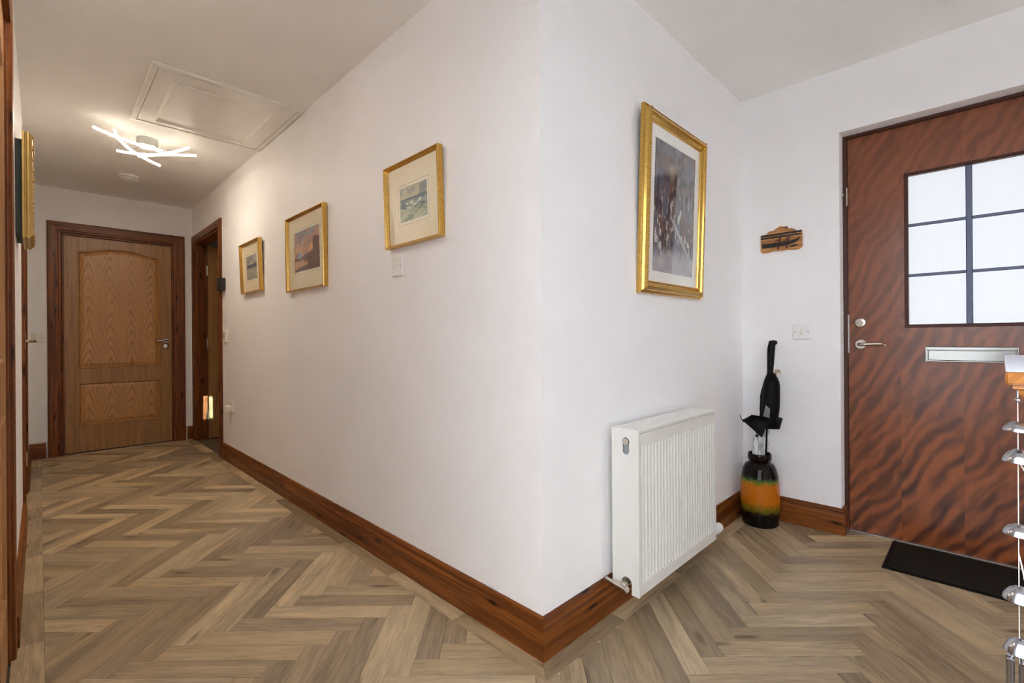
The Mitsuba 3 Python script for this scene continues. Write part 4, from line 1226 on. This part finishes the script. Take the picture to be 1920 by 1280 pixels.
# ------------------------------------------------------------------ wooden plaque with a canoe
thing('wall_plaque', 'small wooden plaque with a canoe and two paddlers, left of the entrance door', 'plaque')
out = [(-0.103, 0.0), (-0.103, -0.085), (-0.098, -0.096), (-0.088, -0.100), (-0.06, -0.0985), (-0.04, -0.094), (-0.02, -0.0945), (0.0, -0.097), (0.03, -0.096), (0.06, -0.098), (0.085, -0.098), (0.098, -0.093), (0.103, -0.085),
       (0.103, 0.0), (0.085, 0.0005), (0.075, 0.004), (0.066, 0.014), (0.050, 0.021), (0.036, 0.019), (0.034, 0.028), (0.024, 0.034), (0.010, 0.034), (0.004, 0.040), (-0.004, 0.042), (-0.010, 0.034), (-0.026, 0.030), (-0.036, 0.018),
       (-0.05, 0.020), (-0.062, 0.016), (-0.074, 0.004), (-0.086, 0.002)]
plain('plaque_wood', lin(176, 120, 66), 0.5)


def f_plq(p, n, uv):
    g = wood_field(mi.Point2f(p.y * 1.0 + 3.0, p.z), 6.0, 90.0, 50.0)
    return mix(lin(150, 96, 48), lin(204, 150, 92), smoothstep(0.25, 0.75, g))


bsdf('plaque_wood', {'type': 'principled', 'base_color': mikit.proc(f_plq), 'roughness': 0.5})
plain('plaque_black', lin(26, 18, 14), 0.5)
plain('plaque_red', lin(84, 30, 20), 0.5)
PC, PZ = -0.210, 1.596


def on_plaque(poly, d0, d1, sk=-0.0):
    m = extrude(poly, d1 - d0)
    v = np.array(m.vertices)
    m = trimesh.Trimesh(np.c_[WR - d0 - v[:, 2], PC - v[:, 0], PZ + v[:, 1]], m.faces, process=False)
    m.fix_normals()
    return m


obj('board', on_plaque(Polygon(out).buffer(0), 0.0005, 0.012), 'plaque_wood', 'wall_plaque')
for z0, z1 in ((-0.009, 0.001), (-0.023, -0.014)):
    obj('band', on_plaque(Polygon([(-0.102, z0), (0.102, z0 + 0.001), (0.102, z1 + 0.001), (-0.102, z1)]), 0.012, 0.015), 'plaque_black', 'wall_plaque')
obj('canoe', on_plaque(Polygon([(-0.095, -0.048), (-0.06, -0.050), (0.0, -0.052), (0.05, -0.048), (0.075, -0.043), (0.094, -0.036), (0.088, -0.048), (0.07, -0.060), (0.05, -0.067), (0.0, -0.073), (-0.05, -0.073), (-0.092, -0.072)]), 0.012, 0.018), 'plaque_black', 'wall_plaque')
for x in (-0.006, 0.036):
    obj('paddler', on_plaque(shapely.union_all([Polygon([(x - 0.006, -0.051), (x + 0.008, -0.051), (x + 0.006, -0.030), (x - 0.003, -0.030)]), shapely.Point(x + 0.002, -0.025).buffer(0.0055), LineString([(x, -0.034), (x - 0.016, -0.042), (x - 0.022, -0.048)]).buffer(0.0025)]), 0.012, 0.017), 'plaque_red', 'wall_plaque')
    obj('paddle', on_plaque(LineString([(x - 0.004, -0.066), (x - 0.007, -0.082)]).buffer(0.0055), 0.012, 0.016), 'plaque_red', 'wall_plaque')
obj('reflection', on_plaque(Polygon([(0.045, -0.075), (0.082, -0.071), (0.078, -0.079), (0.050, -0.083)]), 0.012, 0.015), 'plaque_black', 'wall_plaque')
obj('scroll', on_plaque(LineString([(0.012, 0.030), (0.024, 0.026), (0.034, 0.026), (0.030, 0.032)]).buffer(0.0022), 0.012, 0.0145), 'plaque_red', 'wall_plaque')

# ------------------------------------------------------------------ switches, sockets and boxes on the walls
thing('light_switch', 'white two gang light switch beside the entrance door', 'switch')
obj('plate', bx(WR - 0.008, WR - 0.0004, -0.348, -0.264, 1.006, 1.092, 0.003), 'plastic_white', 'light_switch')
for y in (-0.317, -0.306):
    obj('rocker', bx(WR - 0.0125, WR - 0.007, y, y + 0.0095, 1.034, 1.064, 0.002), 'plastic_cream', 'light_switch')
for y in (-0.338, -0.274):
    obj('screw', lathe([(0, 0), (0.003, 0), (0.003, 0.0005), (0, 0.001)], 12, (0, 0, 0), 'x').apply_scale((-1, 1, 1)).apply_translation((WR - 0.008, y, 1.049)), 'plastic_grey', 'light_switch')
thing('blank_plate', 'blank white plate below the green seascape picture', 'wall plate')
obj('plate', bx(-0.010, -0.0004, 0.798, 0.886, 1.304, 1.390, 0.003), 'plastic_white', 'blank_plate')
for z in (1.347,):
    for y in (0.810, 0.874):
        obj('screw', lathe([(0, 0), (0.003, 0), (0.003, 0.0005), (0, 0.001)], 12, (0, 0, 0), 'x').apply_scale((-1, 1, 1)).apply_translation((-0.010, y, z)), 'plastic_grey', 'blank_plate')
thing('wall_control', 'small cream wall switch below the black box near the side doorway', 'switch')
obj('body', bx(-0.016, -0.0004, 3.560, 3.645, 1.012, 1.108, 0.003), 'plastic_cream', 'wall_control')
for z in (1.040, 1.062, 1.084):
    obj('button', bx(-0.019, -0.0155, 3.588, 3.618, z - 0.007, z + 0.007, 0.002), 'plastic_grey', 'wall_control')
thing('wall_socket', 'white socket low on the hall wall near the side doorway', 'socket')
obj('plate', bx(-0.010, -0.0004, 3.385, 3.530, 0.430, 0.516, 0.003), 'plastic_white', 'wall_socket')
obj('rocker', bx(-0.013, -0.009, 3.40, 3.412, 0.488, 0.505, 0.002), 'plastic_white', 'wall_socket')
thing('plug', 'cream plug pushed into the low white socket on the hall wall', 'plug')
obj('body', bx(-0.046, -0.0102, 3.435, 3.485, 0.428, 0.482, 0.008), 'plastic_cream', 'plug')
thing('black_box', 'small black box on the hall wall beside the side doorway casing', 'box')
obj('body', bx(-0.045, -0.0004, 3.60, 3.70, 1.452, 1.562, 0.006), 'plastic_black', 'black_box')
obj('face', bx(-0.048, -0.0445, 3.612, 3.688, 1.464, 1.550, 0.004), 'plastic_black', 'black_box')
thing('light_switch_001', 'pale switch plate on the far wall left of the panelled door', 'switch')
obj('plate', bx(-1.186, -1.098, WF - 0.009, WF - 0.0004, 1.022, 1.103, 0.003), 'plastic_cream', 'light_switch_001')
for x in (-1.165, -1.135):
    obj('rocker', bx(x, x + 0.016, WF - 0.013, WF - 0.008, 1.046, 1.078, 0.002), 'plastic_white', 'light_switch_001')

# ------------------------------------------------------------------ door mat
def f_mat(p, n, uv):
    return mi.Color3f(0.026, 0.021, 0.017) * (0.6 + 0.9 * noise(p.x * 900, p.y * 900, 1.0))


bsdf('mat_pile', {'type': 'diffuse', 'reflectance': mikit.proc(f_mat)})
thing('door_mat', 'black door mat with a rubber edge in front of the entrance door', 'mat')
obj('edge', bx(1.487, 1.862, -1.335, -0.679, 0.0002, 0.005, 0.002), 'rubber_black', 'door_mat')
obj('pile', bx(1.505, 1.846, -1.317, -0.697, 0.004, 0.009, 0.002), 'mat_pile', 'door_mat')

# ------------------------------------------------------------------ half-height partition with a moulded cap, at the right edge
thing('partition', 'waist high white partition with a moulded varnished wood cap at the right edge', 'partition')
plain('partition_paint', lin(190, 182, 184), 0.6)
CX0, CX1, CY1, CZ = -0.168, 0.62, -1.022, 0.970
PR = trimesh.transformations.rotation_matrix(-0.0198, (0, 0, 1), (CX0, CY1, 0))
bsdf('cap_wood', {'type': 'plastic', 'int_ior': 1.5, 'diffuse_reflectance': mikit.proc(lambda p, n, uv: f_oak(p, n, uv) * mi.Color3f(1.25, 0.98, 0.62))})
wood('cap', bx(CX0, CX1, CY1 - 0.26, CY1, CZ - 0.0185, CZ, 0.003), 'cap_wood', 'x', 'partition', M=PR)
bsdf('pale_sheet', {'type': 'principled', 'base_color': rgb(lin(206, 216, 234)), 'roughness': 0.12, 'specular': 0.6})
obj('top_sheet', bx(CX0 + 0.0005, CX1 - 0.0005, CY1 - 0.2595, CY1 - 0.0005, CZ + 0.0001, CZ + 0.0016, 0.0006).apply_transform(PR), 'pale_sheet', 'partition', label='glossy pale blue white top')
CV = [(0.0, 0.0), (0.026, 0.0), (0.027, -0.005), (0.022, -0.008), (0.020, -0.013), (0.012, -0.022), (0.005, -0.032), (0.002, -0.040), (0.0, -0.041)]
bxx0, bxx1, by0, by1 = CX0 + 0.034, CX0 + 0.60, CY1 - 0.226, CY1 - 0.034
prof = [(d, CZ - 0.0187 + z) for d, z in CV]
wood('moulding', sweep_seg((bxx0, by1), (bxx1, by1), -1, 1, (0, 1), prof), 'cap_wood', 'x', 'partition', M=PR)
wood('moulding', sweep_seg((bxx0, by0), (bxx0, by1), -1, 1, (-1, 0), prof), 'cap_wood', 'y', 'partition', M=PR)
wood('moulding', sweep_seg((bxx1, by0), (bxx1, by1), -1, 1, (1, 0), prof), 'cap_wood', 'y', 'partition', M=PR)
obj('body', bx(bxx0, bxx1, by0, by1, 0.001, CZ - 0.0187).apply_transform(PR), 'partition_paint', 'partition')

thing('wind_chime', 'wind chime of silver domed discs and tubes on cords, hanging from the partition cap', 'wind chime')
hx, hy = -0.151, -1.0345
obj('hook', cat(cyl((hx - 0.004, hy, CZ - 0.022), (hx - 0.004, hy, CZ - 0.042), 0.0014, 10), trimesh.creation.icosphere(subdivisions=2, radius=0.0036).apply_translation((hx - 0.004, hy, CZ - 0.040))), 'steel', 'wind_chime', smooth=40)
obj('cord', cyl((hx - 0.004, hy, CZ - 0.040), (hx - 0.004, hy, 0.48), 0.0006, 8), 'plastic_cream', 'wind_chime')
for z, r, h in ((0.886, 0.0158, 0.014), (0.842, 0.0165, 0.019), (0.739, 0.0165, 0.016), (0.646, 0.0175, 0.021), (0.572, 0.0165, 0.022)):
    dp = [(0.0, h), (r * 0.35, h * 0.93), (r * 0.7, h * 0.66), (r * 0.92, h * 0.30), (r, 0.0), (r * 0.96, -0.001), (r * 0.85, h * 0.22), (r * 0.5, h * 0.62), (0.0, h * 0.75)][::-1]
    d = lathe(dp, 36)
    d.apply_transform(trimesh.transformations.rotation_matrix(0.10, (1, 0.4, 0)))
    d.apply_translation((hx - 0.004, hy, z))
    obj('disc', d, 'steel', 'wind_chime', smooth=50)
obj('cord', tube(bez([(hx - 0.002, hy - 0.001, 0.842), (hx + 0.002, hy - 0.010, 0.752), (hx + 0.002, hy - 0.006, 0.742)], 10), 0.0009, 8), 'plastic_cream', 'wind_chime')
obj('cord', tube(bez([(hx - 0.003, hy, 0.712), (hx + 0.002, hy - 0.008, 0.655), (hx + 0.003, hy - 0.010, 0.575)], 10), 0.0009, 8), 'plastic_cream', 'wind_chime')
for k in range(5):
    a = k * 2 * math.pi / 5 + 2.2
    x, y = hx - 0.004 + 0.011 * math.cos(a), hy + 0.011 * math.sin(a)
    obj('chime_tube', cat(cyl((x, y, 0.27 + 0.03 * k), (x, y, 0.562), 0.0042, 14), cyl((x, y, 0.562), (hx - 0.004, hy, 0.583), 0.0005, 6)), 'steel', 'wind_chime', smooth=40)
